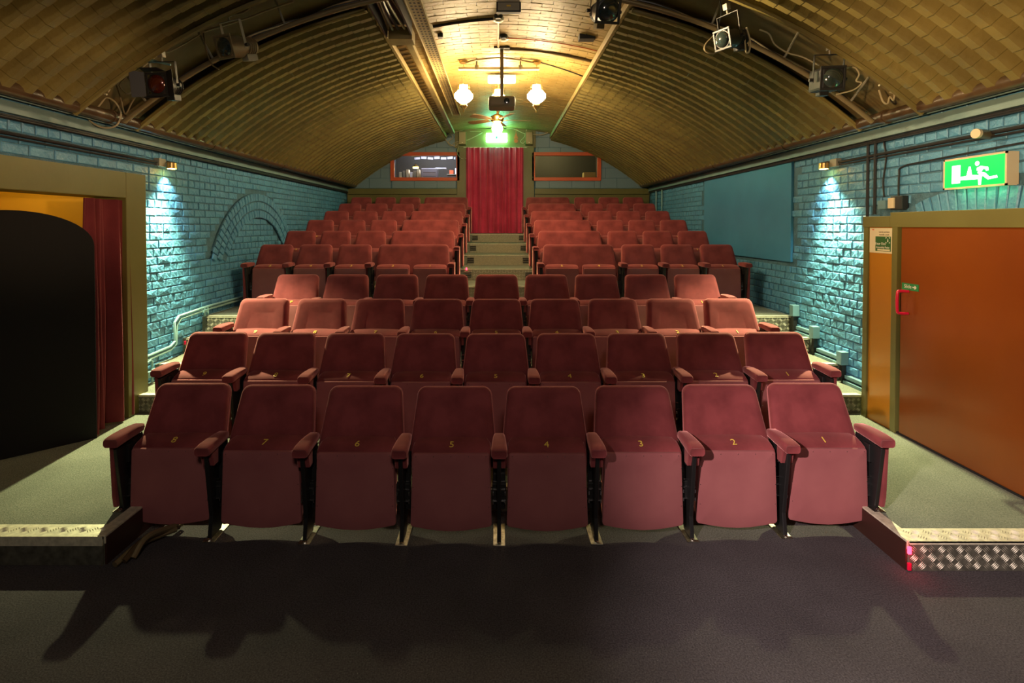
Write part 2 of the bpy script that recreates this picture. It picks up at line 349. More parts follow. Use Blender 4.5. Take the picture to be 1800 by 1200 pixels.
# --- brick walls
def brick_mesh(L, h, seed):
    rnd = random.Random(seed); d = .016; b = .006
    mb = MB(); j = lambda a: rnd.uniform(-a, a)
    # local: x along the wall, z up, front face at y = 0 looking -y
    out = [(-L/2, d, -h/2), (L/2, d, -h/2), (L/2, d, h/2), (-L/2, d, h/2)]
    mid_ = [(p[0]+j(.003), b, p[2]+j(.003)) for p in out]
    fr = [(p[0]*(1-2.2*b/L)+j(.003), j(.0018), p[2]*(1-2.2*b/h)+j(.003)) for p in out]
    vs = out+mid_+fr+[(j(.02), j(.004)-.001, j(.01))]
    fs = []
    for r0 in (0, 4):
        for k in range(4): fs.append((r0+k, r0+(k+1)%4, r0+4+(k+1)%4, r0+4+k))
    for k in range(4): fs.append((8+k, 8+(k+1)%4, 12))
    mb.add(vs, fs); return mb
def bricks_on(parent, sx, ok, near_y, top, name='brick', limit=300):
    """bricks on the wall plane x = sx*XW; ok(y, z) tells where the wall shows"""
    CH = .083; items = []
    ncourse = int((2.95-.0)/CH)
    for c in range(ncourse):
        z = .0+(c+.5)*CH; header = (c % 3 == 1); L = .1135 if header else .227
        y = 2.3 + (0 if c % 2 else L/2) + (.03 if c%5==0 else 0)
        while y < YB-.12:
            if ok(y, z) and z < vz(XW)+.06:
                D = y; area = (L*XW*F/D/D)*(.075*F/D)
                vis = D > (3.5 if sx > 0 else 3.7)
                hid = (z < .2) or (D > 6.4 and z < .9) or (D > 7 and z < .85+(D-7)*.19+.35)
                items.append((-(area if vis and not hid else 0), y, z, L-.012, header))
            y += L
    items.sort()
    protos = {}
    for hd in (0, 1):
        for k in range(6):
            mb = brick_mesh(.2150 if not hd else .1015, .073, k+10*hd)
            rot = Matrix.Rotation(-sx*pi/2 if True else 0, 4, 'Z')
            protos[(hd, k)] = mb
    # front face must look to the room: local -y -> world -sx x
    ang = pi/2 if sx < 0 else -pi/2      # -y rotated by +90deg -> +x
    rotm = Matrix.Rotation(ang, 4, 'Z')
    meshes = {k: MB().add([tuple(rotm @ Vector(v)) for v in p.v], p.f).mesh('brick', 'brick') for k, p in protos.items()}
    rest = MB()
    for n_, (a, y, z, L, hd) in enumerate(items):
        k = random.randrange(6); off = random.uniform(-.004, .004)*(1 if y < 7 else .45)
        if n_ < limit:
            o = place(name, meshes[(int(hd), k)], parent, (sx*(XW-.003)+off, y, z)); o.rotation_euler = (random.uniform(-.006,.006), 0, random.uniform(-.006,.006))
        else:
            rest.add([tuple(rotm @ Vector(v)+Vector((sx*(XW-.003)+off, y, z))) for v in protos[(int(hd), k)].v], protos[(int(hd), k)].f)
    o = rest.build('far_bricks', 'brick', parent); o['kind'] = 'stuff'
def arch_geo(cy, cz, Ro, y, z): return sqrt((y-cy)**2+(z-cz)**2)
LA = (7.78, .95, 1.41); RA = (3.85, .45, 1.74)
def okL(y, z):
    if y < 5.2 and z < 2.40: return False
    d = arch_geo(*LA, y, z)
    if LA[2]-.36 < d < LA[2]+.05 and z > 1.5: return False
    return True
def okR(y, z):
    if y < 4.98 and z < 2.04: return False
    if 6.28 < y < 9.2 and 1.42 < z < 2.70: return False
    d = arch_geo(*RA, y, z)
    if RA[2]-.45 < d < RA[2]+.05 and z > 1.9 and y < 4.9: return False
    return True
# wall shells (mortar plane)
wl = MB(); wl.box(-XW-.18, -XW-.008, 4.95, YB, 0, 2.86); wl.box(-XW-.18, -XW-.008, YF, 4.95, 2.36, 2.86)
wl.box(-XW-.18, -XW-.008, YF, 2.4, 0, 2.36)
wl = tag(wl.build('wall_left', 'mortar'), 'blue painted brick wall with a bricked-up arch', 'wall', kind='structure')
wr = tag(box_obj('wall_right', 'mortar', (XW+.008, XW+.18, YF, YB, 0, 2.86)), 'blue painted brick wall with smooth board and sliding door', 'wall', kind='structure')
bricks_on(wl, -1, okL, 3.7, 2.8); bricks_on(wr, 1, okR, 3.5, 2.8)
def voussoirs(parent, sx, geo, rings_, z_min, ymax=99):
    cy, cz, Ro = geo
    for ro, d in rings_:
        n_ = int(pi*ro/.085)
        for k in range(n_+1):
            a = pi*k/n_; rm = ro-d/2; y = cy+rm*cos(a); z = cz+rm*sin(a)
            if z < z_min or y > ymax: continue
            mb = brick_mesh(d-.012, .070, k % 7)
            rot = Matrix.Rotation(a if sx < 0 else pi-a, 4, 'Y')
            base = Matrix.Rotation(pi/2 if sx < 0 else -pi/2, 4, 'Z')
            mb.xf(Matrix.Translation((sx*(XW-.030+random.uniform(-.004,.004)), y, z)) @ base @ Matrix.Rotation(-a if sx<0 else -(pi-a), 4, 'Y'))
            mb.build('arch_brick', 'brick', parent)
voussoirs(wl, -1, LA, [(1.41, .115), (1.29, .115), (1.17, .115)], 1.5)
voussoirs(wr, 1, RA, [(1.74, .215), (1.515, .215)], 1.97, 4.85)
# infill curb behind arch rings so they read as set in masonry
def arch_back(parent, sx, geo, w, zmin):
    cy, cz, Ro = geo; pts = []
    A = [pi*k/40 for k in range(41)]
    A = [a for a in A if cz+Ro*sin(a) > zmin]
    o = [(sx*(XW-.014), cy+Ro*cos(a), cz+Ro*sin(a)) for a in A]; i = [(sx*(XW-.014), cy+(Ro-w)*cos(a), cz+(Ro-w)*sin(a)) for a in A]
    mb = MB()
    for k in range(len(A)-1): mb.prism([o[k], o[k+1], i[k+1], i[k]], (sx*.03, 0, 0))
    mb.build('arch_mortar', 'mortar', parent)
arch_back(wl, -1, LA, .35, 1.5); arch_back(wr, 1, RA, .43, 1.97)
# trims along both walls
for sx, nm_ in ((-1, 'bricked arch'), (1, 'sliding door')):
    t = tag(box_obj('trim_1' if sx < 0 else 'trim_2', 'trim', (sx*(XW-.045), sx*XW, YF, YB, 2.69, 2.775), bevel=.004), f'painted timber rail high along the {nm_} wall', 'trim', kind='structure')
    c = MB().tube([(sx*(XW-.022), YF, 2.672), (sx*(XW-.022), YB, 2.672)], .014, 6); c.tube([(sx*(XW-.04), YF, 2.655), (sx*(XW-.04), YB, 2.655)], .009, 6)
    c.build('cable_run', 'darkcable', t)
# smooth board on the right wall
bd = tag(box_obj('wall_board', 'blueboard', (XW-.022, XW+.01, 6.36, 9.05, 1.46, 2.66), bevel=.004), 'large smooth blue painted board fixed on the brick wall', 'board')
# wall behind the camera
tag(box_obj('wall_front', 'blackcloth', (-XW-.7, XW+.3, YF-.15, YF, -.1, 4.3)), 'black draped wall behind the viewpoint', 'wall', kind='structure')
# ------------------------------------------------------------------ ceiling
ce = MB(); NA = 48
xs_ = [-3.62+7.24*k/NA for k in range(NA+1)]
vs = []; 
for y in (YF-.1, YB+.1):
    for r_ in (R, R+.15):
        vs += [(x, y, ZC+sqrt(r_*r_-x*x)) for x in xs_]
n1 = NA+1; fs = []
for k in range(NA):
    fs += [(k, k+1, 2*n1+k+1, 2*n1+k), (n1+k, n1+k+1, 3*n1+k+1, 3*n1+k), (k, k+1, n1+k+1, n1+k), (2*n1+k, 2*n1+k+1, 3*n1+k+1, 3*n1+k)]
ceil = tag(ce.add(vs, fs).build('ceiling', 'ochre_smooth', smooth=True), 'ochre painted brick barrel vault lined with corrugated sheets', 'ceiling', kind='structure')
# vault bricks in the middle strip
vb = MB(); CY = .085
y = 4.0; row = 0
while y < YB-.02:
    x = -1.22 + (.11 if row % 2 else 0)
    while x < 1.22:
        L = .222; j = lambda a: random.uniform(-a, a)
        xa, xb = x+.002, x+L-.004; ya, yb = y+.002, y+CY-.004; dz = .008+j(.0022)
        P = [(xa,ya),(xb,ya),(xb,yb),(xa,yb)]
        top = [(p[0], p[1], vz(p[0])+.01) for p in P]
        bot = [(p[0]+j(.003), p[1]+j(.002), vz(p[0])-dz) for p in P]
        vb.add(top+bot, [(4,5,6,7),(0,1,5,4),(1,2,6,5),(2,3,7,6),(3,0,4,7)])
        x += L
    y += CY; row += 1
o = vb.build('vault_bricks', 'ochre_brick', ceil); o['kind'] = 'stuff'
# corrugated sheets
PER = .178
def sheet(sx, y0, y1, Rs=5.165, coarse=False):
    prof = []; nper = max(1, round((y1-y0)/PER)); per = (y1-y0)/nper
    for k in range(nper):
        b0 = y0+k*per
        prof += [(b0, 0), (b0+per*.34, 0), (b0+per*.46, .068), (b0+per*.76, .068)]
    prof.append((y1-.003, 0))
    th0, th1 = asin(1.22/Rs), asin(3.35/Rs); na = int(Rs*(th1-th0)/.115); A = []
    for k in range(na):
        a0 = th0+(th1-th0)*k/na; a1 = th0+(th1-th0)*(k+1)/na
        A += [(a0, 0), (a1-.0015, .006)]
    vs = []; 
    for a, cr in A:
        for (y, d) in prof:
            r_ = Rs - (.068-d) - cr
            vs.append((sx*r_*sin(a), y, ZC+r_*cos(a)))
    m_ = len(prof); fs = []
    for i in range(len(A)-1):
        for k in range(m_-1): fs.append((i*m_+k, i*m_+k+1, (i+1)*m_+k+1, (i+1)*m_+k))
    return MB().add(vs, fs)
for sx in (-1, 1):
    for y0, y1 in ((YF+.02, -1.2), (-1.2, .6), (.6, 2.35), (2.35, 4.22), (4.93, 6.16), (6.16, 7.28), (7.28, 8.5), (8.5, 9.75), (9.75, 11.0), (11.0, YB-.02)):
        sheet(sx, y0, y1).build('corrugated_sheet', 'ochre', ceil)
    # seam laps
    for y in (6.16, 7.28, 8.5, 9.75, 11.0):
        pts = [(sx*5.118*sin(a), y, ZC+5.118*cos(a)) for a in [asin(1.22/5.118)+(asin(3.33/5.118)-asin(1.22/5.118))*k/24 for k in range(25)]]
        MB().tube(pts, .008, 6).build('sheet_seam', 'darkcable', ceil)
    # edge battens by the middle strip
    b1 = MB(); b1.box(sx*1.185, sx*1.265, YF+.1, YB-.02, 3.905, 3.985); b1.build('edge_batten', 'batten', ceil, bevel=.004)
    # dark edge of the sheets beside the plain bay
    for y in (4.22, 4.93):
        pts = [(sx*5.10*sin(a), y, ZC+5.10*cos(a)) for a in [asin(1.22/5.1)+(asin(3.33/5.1)-asin(1.22/5.1))*k/24 for k in range(25)]]
        MB().tube(pts, .022, 6).build('sheet_edge_angle', 'ochre', ceil)
# gutter pipes
for sx, nm_ in ((-1, 'above the bricked arch wall'), (1, 'above the sliding door wall')):
    g = tag(MB().tube([(sx*3.32, YF+.05, 2.825), (sx*3.32, YB-.02, 2.825)], .052, 12).build('gutter_pipe', 'pipe', smooth=True), 'long brown pipe at the foot of the vault '+nm_, 'pipe')
    for y in (3.2, 4.6, 6.2, 8.2, 10.4):
        MB().tube([(sx*3.32, y-.02, 2.825), (sx*3.32, y+.02, 2.825)], .062, 12).build('pipe_collar', 'pipe', g, smooth=True)
        box_obj('pipe_bracket', 'pipe', (sx*3.34, sx*3.5, y-.015, y+.015, 2.79, 2.81), g)
    lc = tag(MB().tube([(sx*3.40, 3.0, 2.785), (sx*3.40, YB-.05, 2.785)], .009, 6).build('conduit', 'trim'), 'thin pale conduit under the brown pipe, '+('bricked arch side' if sx < 0 else 'sliding door side'), 'conduit')
# ------------------------------------------------------------------ back wall
wb = MB()
wx = [(-2.43, -.95), (.83, 2.31)]; wz = (2.99, 3.53); dx = (-.71, .57); dz = 3.69
def slab(x0, x1, z0, z1, y0=YB, y1=YB+.2): wb.box(x0, x1, y0, y1, z0, z1)
slab(-XW-.1, -2.43, 1.5, 4.3); slab(-2.43, -.95, 1.5, wz[0]); slab(-2.43, -.95, wz[1], 4.3); slab(-.95, dx[0], 1.5, 4.3)
slab(dx[0], dx[1], dz, 4.3); slab(dx[1], .83, 1.5, 4.3); slab(.83, 2.31, 1.5, wz[0]); slab(.83, 2.31, wz[1], 4.3); slab(2.31, XW+.1, 1.5, 4.3)
wb = tag(wb.build('wall_back', 'mortar'), 'pale blue blockwork end wall with two booth windows and curtained doorway', 'wall', kind='structure')
# blocks
BH = .235; zr = 2.76; row = 0
while zr < 4.05:
    x = -3.5+(.26 if row % 2 else 0)
    if row % 2: x -= .52
    while x < 3.5:
        x0, x1, z0, z1 = max(x, -3.49), min(x+.52, 3.49), zr, zr+BH
        x += .52
        if x1-x0 < .04: continue
        rects = [(x0, x1, z0, z1)]
        for (a, b2, c0, c1) in ((-2.48, -.90, 2.94, 3.58), (.78, 2.36, 2.94, 3.58), (-.98, .86, 0, 9)):
            nr = []
            for (p, q, u0, u1) in rects:
                if q <= a or p >= b2 or u1 <= c0 or u0 >= c1: nr.append((p, q, u0, u1)); continue
                if p < a: nr.append((p, a, u0, u1))
                if q > b2: nr.append((b2, q, u0, u1))
                pp, qq = max(p, a), min(q, b2)
                if u0 < c0-.03: nr.append((pp, qq, u0, c0))
                if u1 > c1+.03: nr.append((pp, qq, c1, u1))
            rects = nr
        for (p, q, u0, u1) in rects:
            if q-p < .05: continue
            if vz(min(abs(p), abs(q)) if p*q > 0 else 0)-.06 < u0: continue
            box_obj('block', 'block', (p+.005, q-.005, YB-.014-random.uniform(0,.004), YB+.01, u0+.004, u1-.004), wb, bevel=.004)
    zr += BH; row += 1
# dado boards below the blocks
for sx, (a, b2) in ((-1, (-3.49, -.96)), (1, (.84, 3.49))):
    d = tag(box_obj('trim_3' if sx < 0 else 'trim_4', 'olive', (a, b2, YB-.03, YB+.01, 1.72, 2.745)), 'olive boarding below the booth window '+('nearest the bricked arch wall' if sx < 0 else 'nearest the blue board wall'), 'boarding', kind='structure')
    box_obj('top_rail', 'olive', (a, b2, YB-.07, YB-.03, 2.62, 2.75), d, bevel=.004)
    n_ = 5; w = (b2-a)/n_
    for k in range(n_): box_obj('panel', 'olive', (a+k*w+.006, a+(k+1)*w-.006, YB-.045, YB-.03, 1.73, 2.60), d, bevel=.003)
# door surround and header
ds = thing('door_1', 'olive timber surround of the curtained doorway at the top of the stair', 'doorway', (0,0,0), kind='structure')
box_obj('jamb', 'olive', (-.955, -.71, YB-.05, YB+.02, 1.72, 3.72), ds, bevel=.005)
box_obj('jamb', 'olive', (.57, .825, YB-.05, YB+.02, 1.72, 3.72), ds, bevel=.005)
box_obj('header_board', 'olive', (-1.0, .86, YB-.055, YB+.02, 3.69, 4.13), ds, bevel=.004)
box_obj('header_ledge', 'alu', (-.80, .66, YB-.075, YB-.055, 3.69, 3.70), ds)
box_obj('lobby_wall', 'booth', (-1.1, 1.0, YB+1.3, YB+1.35, 1.6, 4.2), ds)
box_obj('lobby_floor', 'carpet2', (-1.1, 1.0, YB, YB+1.3, 1.6, 1.72), ds)
# curtains
def pleat(x0, x1, y, z0, z1, folds, amp, seed, flare=0, n=160, rows=14, th=.012):
    rnd = random.Random(seed); ph = [rnd.uniform(0, 6.28) for _ in range(6)]; fr = [folds*f for f in (1, .43, 1.7, 2.6)]
    def off(u, v): return amp*(.55*sin(2*pi*fr[0]*u+ph[0]+.5*sin(3*v+ph[4])) + .3*sin(2*pi*fr[1]*u+ph[1]+.6*v) + .25*sin(2*pi*fr[2]*u+ph[2]) + .12*sin(2*pi*fr[3]*u+ph[3]+v*2))
    vs = []
    for s_ in (0, 1):
        for r_ in range(rows+1):
            v = r_/rows
            for k in range(n+1):
                u = k/n; c = (x0+x1)/2; sp = 1+flare*(1-v)
                vs.append((c+((x0-c)+(x1-x0)*u)*sp, y+off(u, v)*(1.1-.35*v)+s_*th, z0+(z1-z0)*v))
    m_ = n+1; B = (rows+1)*m_; fs = []
    for s_ in (0, 1):
        for r_ in range(rows):
            for k in range(n):
                a = s_*B+r_*m_+k; fs.append((a, a+1, a+m_+1, a+m_))
    for r_ in range(rows):
        for k in (0, n): a = r_*m_+k; fs.append((a, a+m_, B+a+m_, B+a))
    for k in range(n):
        for r_ in (0, rows): a = r_*m_+k; fs.append((a, a+1, B+a+1, B+a))
    return MB().add(vs, fs)
tag(pleat(-.735, .575, YB-.13, 1.725, 3.685, 11, .045, 3).build('curtain', 'curtain', smooth=True), 'crimson pleated curtain hanging in the doorway at the top of the stair', 'curtain')
# booth windows
for i, ((a, b2), lab) in enumerate(zip(wx, ('with the lit projection equipment behind it', 'with a dark empty booth behind it'))):
    wn = thing(f'window_{i+1}', 'wide booth window in a coral red frame '+lab, 'window', (0,0,0), kind='structure')
    fr = MB(); t_ = .06
    fr.box(a-t_, b2+t_, YB-.05, YB+.06, wz[1]-.02, wz[1]+t_); fr.box(a-t_, b2+t_, YB-.05, YB+.06, wz[0]-t_, wz[0]+.02)
    fr.box(a-t_, a+.02, YB-.05, YB+.06, wz[0]+.02, wz[1]-.02); fr.box(b2-.02, b2+t_, YB-.05, YB+.06, wz[0]+.02, wz[1]-.02)
    fr.build('window_frame', 'coral', wn, bevel=.005)
    box_obj('pane', 'glass', (a+.02, b2-.02, YB+.02, YB+.026, wz[0]+.02, wz[1]-.02), wn)
    rm = MB(); Y0, Y1 = YB+.2, YB+1.5
    rm.box(a-.2, b2+.2, Y1, Y1+.05, 2.6, 4.0); rm.box(a-.25, a-.2, Y0, Y1, 2.6, 4.0); rm.box(b2+.2, b2+.25, Y0, Y1, 2.6, 4.0)
    rm.box(a-.2, b2+.2, Y0, Y1, 2.55, 2.6); rm.box(a-.2, b2+.2, Y0, Y1, 4.0, 4.05)
    rm.build('booth_interior', 'booth', wn)
# things in the booths
box_obj_ = lambda name, m, b, lab, cat, grp=None: tag(box_obj(name, m, b, bevel=.004), lab, cat, grp)
tag(box_obj('counter', 'booth', (-2.55, -.85, YB+.25, YB+.75, 2.6, 3.02)), 'dark counter inside the lit booth', 'counter')
eq = thing('film_projector', 'pale boxy equipment case with slots standing on the booth counter', 'equipment', (-1.64, YB+.45, 3.02))
MB().box(-.19, .19, -.12, .12, 0, .24).build('casing', 'booth_box', eq, bevel=.008); MB().box(-.15, .15, -.128, -.12, .14, .148).box(-.15, .15, -.128, -.12, .05, .058).build('slot', 'ink', eq)
box_obj_('book', 'booth_box', (-1.52, -1.25, YB+.5, YB+.6, 3.262, 3.29), 'flat pale folder lying on top of the equipment case', 'folder')
for k in range(6):
    box_obj_('file_box', ('cream','grey','paper','booth_box','grey','cream')[k], (-2.37+k*.085, -2.31+k*.085, YB+.4, YB+.6, 3.02, 3.18+.03*(k%3)), ['cream carton at the window side end of the booth counter','short grey file box second along the booth counter','tall papery file box third along the booth counter','pale low file box fourth along the booth counter','grey file box fifth along the booth counter','tall cream carton beside the equipment case'][k], 'box', 'file boxes on the booth counter')
bl = thing('booth_lamp', 'small amber lamp glowing above the booth counter', 'lamp', (-2.05, YB+.9, 3.36))
MB().lathe((0,0,0), [(.02,.06),(.075,.0),(.075,-.01)], 12).build('lamp_shade', 'brass', bl); MB().lathe((0,0,-.02), [(.02,.012),(.07,.008),(.07,-.018),(.03,-.028)], 12).build('bulb', 'amberlight', bl)
MB().cyl((0,0,.06), (0,0,.64), .004, 6).build('cord', 'black', bl)
tag(box_obj('shelf', 'grey', (-1.28, -.9, YB+.9, YB+1.2, 3.16, 3.18)), 'grey metal shelf inside the lit booth', 'shelf')
for k, (x, z, c) in enumerate(((-1.22, 3.21, 'coral'), (-1.08, 3.26, 'booth_box'), (-.98, 3.19, 'cream'))):
    box_obj_('carton', c, (x, x+.1, YB+.95, YB+1.1, 3.18, z+.07), ('orange carton on the booth shelf','pale blue carton on the booth shelf','cream carton on the booth shelf')[k], 'box', 'cartons on the booth shelf')
for k in range(7):
    o = box_obj('pinned_note', 'booth_box', (-.07, .07, -.002, .002, -.028, .028)); o.location = (-2.1+k*.17, YB+1.49, 3.64+.015*(k%2)); o.rotation_euler = (0, (-.08,.05,.1,-.04,.02,-.1,.06)[k], 0)
    tag(o, 'pale pinned note, '+['first','second','third','fourth','fifth','sixth','last'][k]+' of the row along the booth wall top', 'note', 'notes pinned in the lit booth')
tag(box_obj('cardboard_box', 'cardboard', (2.02, 2.30, YB+.25, YB+.5, 2.6, 3.16), bevel=.006), 'brown cardboard box in the corner of the dark booth window', 'box')
lamp('booth_light', 'POINT', (-1.5, YB+.35, 3.85), 70, (.85, .85, 1), shadow_soft_size=.1)
lamp('booth_light', 'POINT', (1.3, YB+.6, 3.8), 30, (1, .85, .4), shadow_soft_size=.1)
# ------------------------------------------------------------------ left opening: frame, curtain, panel, alcove
pf = thing('door_2', 'olive painted opening in the side wall with a curtain and black arched board', 'doorway', (0,0,0), kind='structure')
xf_ = -3.33
box_obj('jamb', 'olive', (-3.62, xf_, 4.79, 5.06, .16, 2.37), pf, bevel=.006)
box_obj('lintel', 'olive', (-3.62, xf_, 1.6, 4.79, 2.14, 2.37), pf, bevel=.006)
al = MB(); al.box(-4.85, -4.8, 2.3, 5.1, 0, 2.6); al.box(-4.85, -3.62, 5.0, 5.1, 0, 2.6); al.box(-4.85, -3.62, 2.3, 2.38, 0, 2.6); al.box(-4.85, -3.62, 2.3, 5.1, 2.5, 2.6)
al = tag(al.build('alcove_wall', 'yellow_wall'), 'ochre yellow wall of the recess behind the opening', 'wall', kind='structure')
tr = MB(); tr.box(-4.8, -4.74, 2.6, 4.55, 2.16, 2.32); tr.box(-4.8, -4.74, 4.55, 4.72, .16, 2.32); tr.build('door_casing', 'ochre_brick', al, bevel=.004)
lamp('alcove_light', 'POINT', (-4.2, 4.3, 2.38), 6, (1, .72, .2), shadow_soft_size=.08)
cu = pleat(0, .48, 0, .175, 2.12, 3.4, .075, 11, flare=.16)
cu.xf(Matrix.Translation((-3.37, 4.34, 0)) @ Matrix.Rotation(pi/2, 4, 'Z'))
tag(cu.build('curtain', 'curtain2', smooth=True), 'dusky red pleated curtain hanging at the olive side opening', 'curtain')
# black arched board
bp_ = MB(); pts = []
wd = 1.05
for k in range(25):
    a = pi*k/24; pts.append((wd/2 - wd/2*cos(a)*1.0, 0, 1.57+.28*sin(a)))
prof = [(0,0,0)] + [(p[0],0,p[2]-.0) for p in pts] + [(wd,0,0)]
bp_.prism(prof, (0,.03,0))
bb = bp_.build('arched_board', 'blackcloth', bevel=.004)
bb.location = (-3.30, 4.36, .16); bb.rotation_euler = (0, 0, radians(180+46))
tag(bb, 'black cloth covered board with an arched top leaning in the side opening', 'board')
# ------------------------------------------------------------------ right door box
XD = 3.33
db = thing('door_3', 'olive framed sliding door of orange brown lacquer with a red handle', 'door', (0,0,0), kind='structure')
box_obj('side_post', 'olive', (XD-.012, XW, 4.80, 4.86, .16, 1.93), db, bevel=.004)
box_obj('fixed_panel', 'orange_panel', (XD+.004, XW, 4.50, 4.80, .16, 1.885), db)
box_obj('middle_post', 'olive', (XD-.018, XW-.05, 4.44, 4.50, .16, 1.885), db, bevel=.004)
box_obj('seam', 'black_seam', (XD+.03, XD+.06, 4.415, 4.44, .16, 1.885), db)
dd = box_obj('sliding_door', 'orange_door', (XD, XD+.045, 2.1, 4.415, .175, 1.88), db, bevel=.003)
ln = MB(); ln.box(XD-.02, XW, 1.6, 4.52, 1.88, 2.005); ln.box(XD-.02, XW, 4.52, 4.86, 1.88, 1.975); ln.build('lintel', 'olive', db, bevel=.005)
box_obj('door_cheek', 'olive', (XD+.05, XW, 1.6, 2.1, .0, 2.0), db)
hp = [Vector(p) for p in ((XD, 4.33, 1.36), (XD-.055, 4.345, 1.36), (XD-.075, 4.35, 1.345), (XD-.075, 4.35, 1.20), (XD-.055, 4.345, 1.18), (XD, 4.33, 1.18))]
MB().tube(curve_pts(hp, 4), .011, 10).build('door_handle', 'red', dd, smooth=True)
box_obj('track', 'black_seam', (XD-.004, XD+.06, 2.1, 4.44, .16, .175), db)
def wall_text(txt, size, m, y, z, x, parent):
    me = text_mesh(txt, size, m); o = place('lettering', me, parent); o.location = (x, y, z)
    o.rotation_euler = (pi/2, 0, -pi/2); return o
# facing -x: text right direction = -y (towards the camera)
sl = tag(box_obj('slide_sign', 'green', (XD-.004, XD, 4.225, 4.40, 1.37, 1.425)), 'small green sign reading Slide with an arrow on the orange door', 'sign')
sl.rotation_euler = (0,0,0)
wall_text('Slide', .042, 'white', 4.335, 1.399, XD-.005, sl)
aw = MB(); X0 = XD-.0055
aw.prism([(X0,4.285,1.403),(X0,4.285,1.393),(X0,4.262,1.393),(X0,4.268,1.384),(X0,4.257,1.384),(X0,4.243,1.398),(X0,4.257,1.412),(X0,4.268,1.412),(X0,4.262,1.403)], (.001,0,0)); aw.build('arrow', 'white', sl)
# notice
nt_ = tag(box_obj('notice', 'paper', (XD-.003, XD+.004, 4.515, 4.79, 1.655, 1.872)), 'fire assembly point notice with a green panel fixed beside the sliding door', 'notice')
box_obj('green_panel', 'darkgreen', (XD-.004, XD-.003, 4.530, 4.715, 1.672, 1.80), nt_)
wall_text('FIRE', .016, 'coral', 4.745, 1.858, XD-.004, nt_)
wall_text('Leave by exit doors', .016, 'ink', 4.61, 1.838, XD-.004, nt_)
wall_text('Assemble outside', .017, 'ink', 4.61, 1.815, XD-.004, nt_)
wall_text('Your Fire', .034, 'white', 4.655, 1.736, XD-.005, nt_)
wall_text('Assembly Point', .0255, 'white', 4.625, 1.705, XD-.005, nt_)
q = MB(); box_ = q.box(XD-.0045, XD-.004, 4.54, 4.69, 1.676, 1.690); q.build('footer_strip', 'paper', nt_)
# small people + four arrows emblem
q = MB(); yc, zc = 4.565, 1.768
for (a, b2) in ((-1,-1),(1,-1),(-1,1),(1,1)):
    q.prism([(XD-.005, yc+a*.026, zc+b2*.026), (XD-.005, yc+a*.012, zc+b2*.024), (XD-.005, yc+a*.024, zc+b2*.012)], (.0008,0,0))
q.box(XD-.005, XD-.0042, yc-.005, yc+.005, zc-.014, zc+.006); q.box(XD-.005, XD-.0042, yc-.003, yc+.003, zc+.008, zc+.014)
q.build('emblem', 'white', nt_)
# ------------------------------------------------------------------ exit sign on the right wall
XE = 3.416
ex = thing('exit_sign', 'lit green running man exit sign box above the sliding door', 'sign', (0,0,0))
ey0, ey1, ez0, ez1 = 3.60, 4.115, 2.165, 2.395
MB().box(XE+.006, XW, ey0, ey1, ez0, ez1).build('sign_housing', 'cream', ex, bevel=.004)
fr = MB(); fr.box(XE, XE+.008, ey0, ey1, ez0, ez0+.014).box(XE, XE+.008, ey0, ey1, ez1-.014, ez1).box(XE, XE+.008, ey0, ey0+.014, ez0, ez1).box(XE, XE+.008, ey1-.014, ey1, ez0, ez1)
fr.build('sign_frame', 'cream', ex)
box_obj('green_face', 'exitgreen', (XE+.002, XE+.006, ey0+.014, ey1-.014, ez0+.014, ez1-.014), ex)
q = MB()
def sg(u, v): return (XE+.001, ey1-.014-(ey1-ey0-.028)*u, ez0+.014+(ez1-ez0-.028)*v)
def poly(ps): q.prism([sg(*p) for p in ps], (.0015,0,0))
poly([(.13,.14),(.28,.14),(.28,.80),(.13,.80)])
poly([(.38,.30),(.49,.30),(.455,.70),(.425,.70)]); poly([(.28,.24),(.62,.22),(.62,.36),(.46,.40),(.28,.36)])
poly([(.565+.035*cos(a)*1.0, .78+.085*sin(a)) for a in [2*pi*k/14 for k in range(14)]])
poly([(.56,.62),(.62,.68),(.74,.62),(.75,.50),(.71,.48),(.70,.55),(.66,.56),(.62,.40),(.57,.44),(.59,.54),(.56,.52)])
poly([(.60,.42),(.66,.46),(.70,.42),(.76,.28),(.88,.30),(.89,.22),(.74,.18),(.66,.32)]); poly([(.60,.42),(.66,.42),(.64,.26),(.63,.02),(.59,.02),(.58,.28)])
q.build('pictogram', 'exitwhite', ex)
for yq in (3.70, 3.83, 3.96): lamp('exit_sign_light', 'POINT', (XE-.01, yq, 2.13), .16, (.05, 1, .25), shadow_soft_size=.03)
# back exit box
eb = thing('exit_sign', 'glowing green exit box above the crimson curtain', 'sign', (0,0,0))
c = at(873, 242, YB-.1)
MB().box(c.x-.24, c.x+.24, YB-.13, YB-.06, c.z-.10, c.z+.10).build('sign_housing', 'exitback', eb, bevel=.01)
q = MB(); yy = YB-.134
q.prism([(c.x-.02,yy,c.z-.03),(c.x+.02,yy,c.z-.03),(c.x+.02,yy,c.z+.01),(c.x+.035,yy,c.z+.01),(c.x,yy,c.z+.04),(c.x-.035,yy,c.z+.01),(c.x-.02,yy,c.z+.01)], (0,.003,0)); q.build('pictogram', 'exitgreen', eb)
lamp('exit_box_light', 'POINT', (c.x, YB-.35, c.z-.02), 9, (.05, 1, .35), shadow_soft_size=.1)
